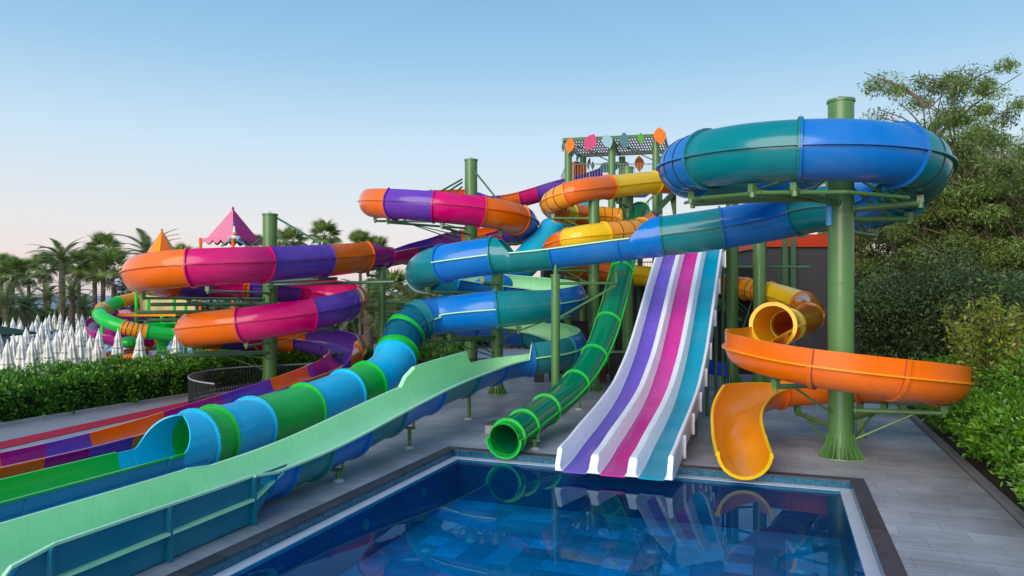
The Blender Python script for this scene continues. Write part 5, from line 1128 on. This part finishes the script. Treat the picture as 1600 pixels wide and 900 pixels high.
for i, (px, Y, rx, hz, lab) in enumerate(((20, 84, 6, 5.0, 'dark shrubs at the foot of the left-edge palms'), (75, 86, 6, 4.4, 'dark shrubs under the tall date palm'), (130, 90, 6, 4.8, 'dark shrubs behind the middle palms'), (190, 85, 6, 5.0, 'dark shrubs behind the panda figure'), (250, 88, 7, 6.0, 'dark shrubs behind the children playground'), (320, 86, 7, 6.5, 'dark shrubs behind the pink roof'), (400, 80, 7, 5.5, 'dark shrubs behind the left helix post'), (470, 76, 6, 5.0, 'dark shrubs behind the lower loops'), (540, 72, 6, 5.0, 'dark shrubs right of the lower loops'), (610, 70, 5, 5.0, 'dark shrubs behind the slim middle post'), (680, 62, 6, 5.5, 'dark shrubs behind the blue spiral'), (760, 66, 7, 5.5, 'dark shrubs behind the blue spiral post'), (840, 64, 6, 5.0, 'dark shrubs left of the dark building'), (-40, 82, 6, 5.5, 'dark shrubs outside the left edge'))):
    bush('far_shrub', (px-800)*Y/F, Y, rx, 3, hz*(.5 if px < 360 else .8), 5200, lab, FAR, .45, .2, 'shrub', 'dark shrubs behind the terrace', nb=26)
for (px, py, rx, hz, lab) in ((668, 590, 1.2, 1.6, 'rounded green bush behind the blue tube bend'), (640, 575, 1.5, 1.6, 'green bush beside the pale path in the middle'), (700, 562, 1.6, 1.2, 'low bush on the far side of the pale path')):
    q = G(px, py); bush('bush', q.x, q.y, rx, rx, hz, 3000, lab, HEDGE, .16, .08, nb=12)

# ------------------------------------------------------------------ children's playground at left
pg = thing('childrens_playground', P(240, 560, 46)*1.0-Vector((0, 0, .5)), 'colourful children play structure with green and yellow tube slide and green funnel', 'playground')
PG = Path([P(285, 524, 44), P(262, 522, 43.6), P(225, 518, 43), P(190, 510, 42.6), P(165, 500, 43), P(156, 489, 45), P(166, 480, 47.5), P(190, 471, 49), P(212, 466, 50)])
cg = ARC(.40)
for a, b, m, rb_ in ((0, .6, AMBER, 0), (.6, 1.9, GREEN, 0), (1.9, 2.9, AMBER, 4), (2.9, 4.8, GREEN, 0), (4.8, 5.6, AMBER, 2), (5.6, 6.8, GREEN, 0), (6.8, 7.99, AMBER, 0)): section(PG, a, b, cg, cg, m, m, pg, fo=.05, ribs=rb_, lips=LIPC, lw=.05)
PG2 = Path([P(232, 488, 50), P(180, 492, 50), P(150, 502, 47), P(156, 518, 45), P(185, 528, 45), P(240, 528, 46)])
for a, b in ((0, 1.6), (1.6, 3.2), (3.2, 4.99)): section(PG2, a, b, ARC(.55, 10, 30), ARC(.55, 10, 30), MAGENTA, MAGENTA, pg, fo=.05)
PG3 = Path([P(232, 515, 47), P(240, 528, 46.5), P(225, 542, 45), P(195, 548, 43), P(180, 552, 42)])
for a, b, m in ((0, 2, AMBER), (2, 3.99, ORANGE)): section(PG3, a, b, ARC(.5, 0, 0), ARC(.5, 0, 0), m, m, pg, fo=.05, ribs=3)
for px, y0, Y in ((213, 468, 49), (232, 476, 48.5), (272, 476, 47), (160, 515, 44.5), (290, 490, 47)):
    q = P(px, y0, Y); MB().bar((q.x, q.y, 0), (q.x, q.y, q.z+.5), .11, 10).build('post', LIME, pg)
a = P(213, 478, 48.5); b = P(275, 490, 47); MB().box(((a.x+b.x)/2, 48, a.z-.55), (b.x-a.x+.4, 3, .16)).build('deck', AMBER, pg)
MB().box(((a.x+b.x)/2, 49.4, a.z+.15), (b.x-a.x+.4, .1, 1.3)).build('side_board', mat('pale_yellow_board', (.55, .5, .22), .6), pg)
q = P(256, 515, 44.5); MB().lathe((q.x, q.y, q.z-1.3), [(.16, 0), (.2, .3), (1.0, 1.5), (1.15, 1.7)], 12).build('funnel', GREEN, pg); MB().bar((q.x-.3, q.y, 0), (q.x-.3, q.y, q.z), .08, 8).build('post', LIME, pg)
q = P(205, 553, 42); MB().ball((q.x, q.y, .5), .9, 10, .7).build('orange_dome', ORANGE, pg); q = P(203, 535, 44); MB().ball((q.x, q.y, q.z), .6, 10, .6).build('green_dome', GREEN, pg)
for k in range(9):
    q = P(205+k*9, 552-((k*37) % 7), 43.5+k % 3); MB().box((q.x, q.y, .5+.2*(k % 3)), (.5, .4, .8)).build('play_panel', (mat('pale_lilac_panel', (.55, .5, .75), .5), CYAN, mat('pale_panel', (.6, .62, .66), .5), VIOLET)[k % 4], pg)
cr = thing('cone_roof_turret', P(254, 392, 56)-Vector((0, 0, P(254, 392, 56).z)), 'orange and yellow pointed turret roof behind the left bend', 'turret')
q = P(253, 395, 56); hh = 36*56/F; 
V = []; n_ = 8; V = [(q.x+1.05*math.cos(2*PI*i/n_+.3), q.y+1.05*math.sin(2*PI*i/n_+.3), q.z) for i in range(n_)]+[(q.x, q.y, q.z+hh)]
for i in range(n_): mk('roof_panel', [V[i], V[(i+1) % n_], V[8]], [(0, 1, 2)], AMBER if i % 2 else ORANGE, cr)
MB().ball((q.x, q.y, q.z+hh), .09, 6).build('finial', ORANGE, cr); MB().bar((q.x, q.y, 0), (q.x, q.y, q.z+.3), .14, 8).build('post', LIME, cr)
pk = thing('pink_pavilion', P(363, 400, 55)-Vector((0, 0, P(363, 400, 55).z)), 'pink pyramid pavilion roof with scalloped edge and small white figure behind the helix', 'pavilion')
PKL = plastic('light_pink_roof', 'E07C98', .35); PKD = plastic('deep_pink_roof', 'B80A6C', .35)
q = P(364, 371, 55); hw = 1.62; z0 = q.z-.1; zt = P(363, 326, 55).z
rot = R(66); cs4 = [(q.x+hw*1.38*math.cos(rot+k*PI/2+PI/2+PI/4+R(0)), q.y+hw*1.38*math.sin(rot+k*PI/2+PI/2+PI/4)) for k in range(4)]
for k in range(4):
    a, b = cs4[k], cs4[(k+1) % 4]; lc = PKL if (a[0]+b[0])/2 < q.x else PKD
    ia = ((a[0]-q.x)*.8+q.x, (a[1]-q.y)*.8+q.y); ib = ((b[0]-q.x)*.8+q.x, (b[1]-q.y)*.8+q.y)
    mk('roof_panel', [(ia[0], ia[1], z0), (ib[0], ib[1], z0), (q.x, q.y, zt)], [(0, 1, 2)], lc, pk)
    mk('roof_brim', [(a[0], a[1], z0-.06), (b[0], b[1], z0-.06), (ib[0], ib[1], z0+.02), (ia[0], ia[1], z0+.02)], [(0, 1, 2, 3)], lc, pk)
    V = []; Fa = []; n_ = 32
    for i in range(n_+1):
        f = i/n_; x = a[0]+(b[0]-a[0])*f; y = a[1]+(b[1]-a[1])*f; V += [(x, y, z0-.05), (x, y, z0-.18-.26*abs(math.cos(PI*f*4)))]
    for i in range(n_): Fa.append((2*i, 2*i+2, 2*i+3, 2*i+1))
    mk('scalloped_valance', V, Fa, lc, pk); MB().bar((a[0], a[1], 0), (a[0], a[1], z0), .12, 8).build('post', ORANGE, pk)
MB().ball((q.x, q.y, zt), .1, 6, 1.6).build('finial', PKD, pk)
fg = P(366, 372, 53); mb = MB().ball((fg.x, fg.y, fg.z+.05), .22, 8, .8); o = mb.build('figure_head', WHITE, pk); MB().lathe((fg.x, fg.y, fg.z+.28), [(.17, 0), (.16, .12), (.02, .22)], 10).build('figure_cap', AMBER, pk)
MB().lathe((fg.x, fg.y, fg.z+.42), [(.11, 0), (.03, .5)], 8).build('figure_cone', WHITE, pk); MB().ball((fg.x, fg.y, fg.z+1.0), .11, 8).build('figure_ball', DBLUE, pk)
for s_ in (-1, 1): MB().ball((fg.x+s_*.3, fg.y, fg.z), .17, 8).build('figure_ear', CYAN if False else mat('grey_blue_foam', (.35, .45, .55), .5), pk)
cpa = Path([P(346, 385, 53), P(355, 378, 53), P(366, 375, 53), P(377, 378, 53), P(386, 385, 53)], 6); mb = MB()
for a, b in zip(cpa.pos[:-1], cpa.pos[1:]): mb.bar(a, b, .07, 8)
mb.build('figure_arch', TEAL, pk)
pd = thing('panda_figure', P(187, 455, 60)-Vector((0, 0, P(187, 455, 60).z)), 'black and white panda figure hanging beside the left orange bend', 'figure')
q = P(185, 441, 60); PB = mat('black_fur_paint', (.015, .015, .018), .5)
PW = mat('grey_white_paint', (.45, .45, .47), .6); MB().ball((q.x, q.y, q.z+.05), .30, 10, .95).build('head', PW, pd); MB().ball((q.x+.2, q.y, q.z-.55), .32, 10, 1.2).build('body', PW, pd); MB().lathe((q.x+.2, q.y, q.z-.5), [(.2, .25), (.345, .12), (.355, -.1), (.3, -.2)], 12).build('shoulder_band', PB, pd)
for dx, dz, rr in ((-.22, .32, .12), (.22, .32, .12), (-.09, .07, .08), (.12, .06, .08)): MB().ball((q.x+dx, q.y-(.25 if rr < .1 else 0), q.z+dz), rr, 8).build('ear' if rr > .1 else 'eye_patch', PB, pd)
for a, b in (((-.1, -.25), (-.95, .1)), ((.1, -.3), (.6, -.5)), ((.1, -.8), (-.1, -1.3)), ((.3, -.8), (.5, -1.3))): MB().bar((q.x+a[0], q.y, q.z+a[1]), (q.x+b[0], q.y-.1, q.z+b[1]), .17, 8, .12).build('limb', PB, pd)
MB().bar((q.x, q.y+.1, 0), (q.x, q.y+.1, q.z-.6), .1, 8).build('post', BARK, pd); MB().ball((q.x-.2, q.y, q.z-1.5), .22, 8).build('orange_base', ORANGE, pd)
# distant pale path through the middle gap
o = poly('pale_walkway', [G(640, 596), G(760, 588), G(742, 545), G(690, 548)], -.05, mat('pale_walkway_slab', (.42, .41, .40), .8))
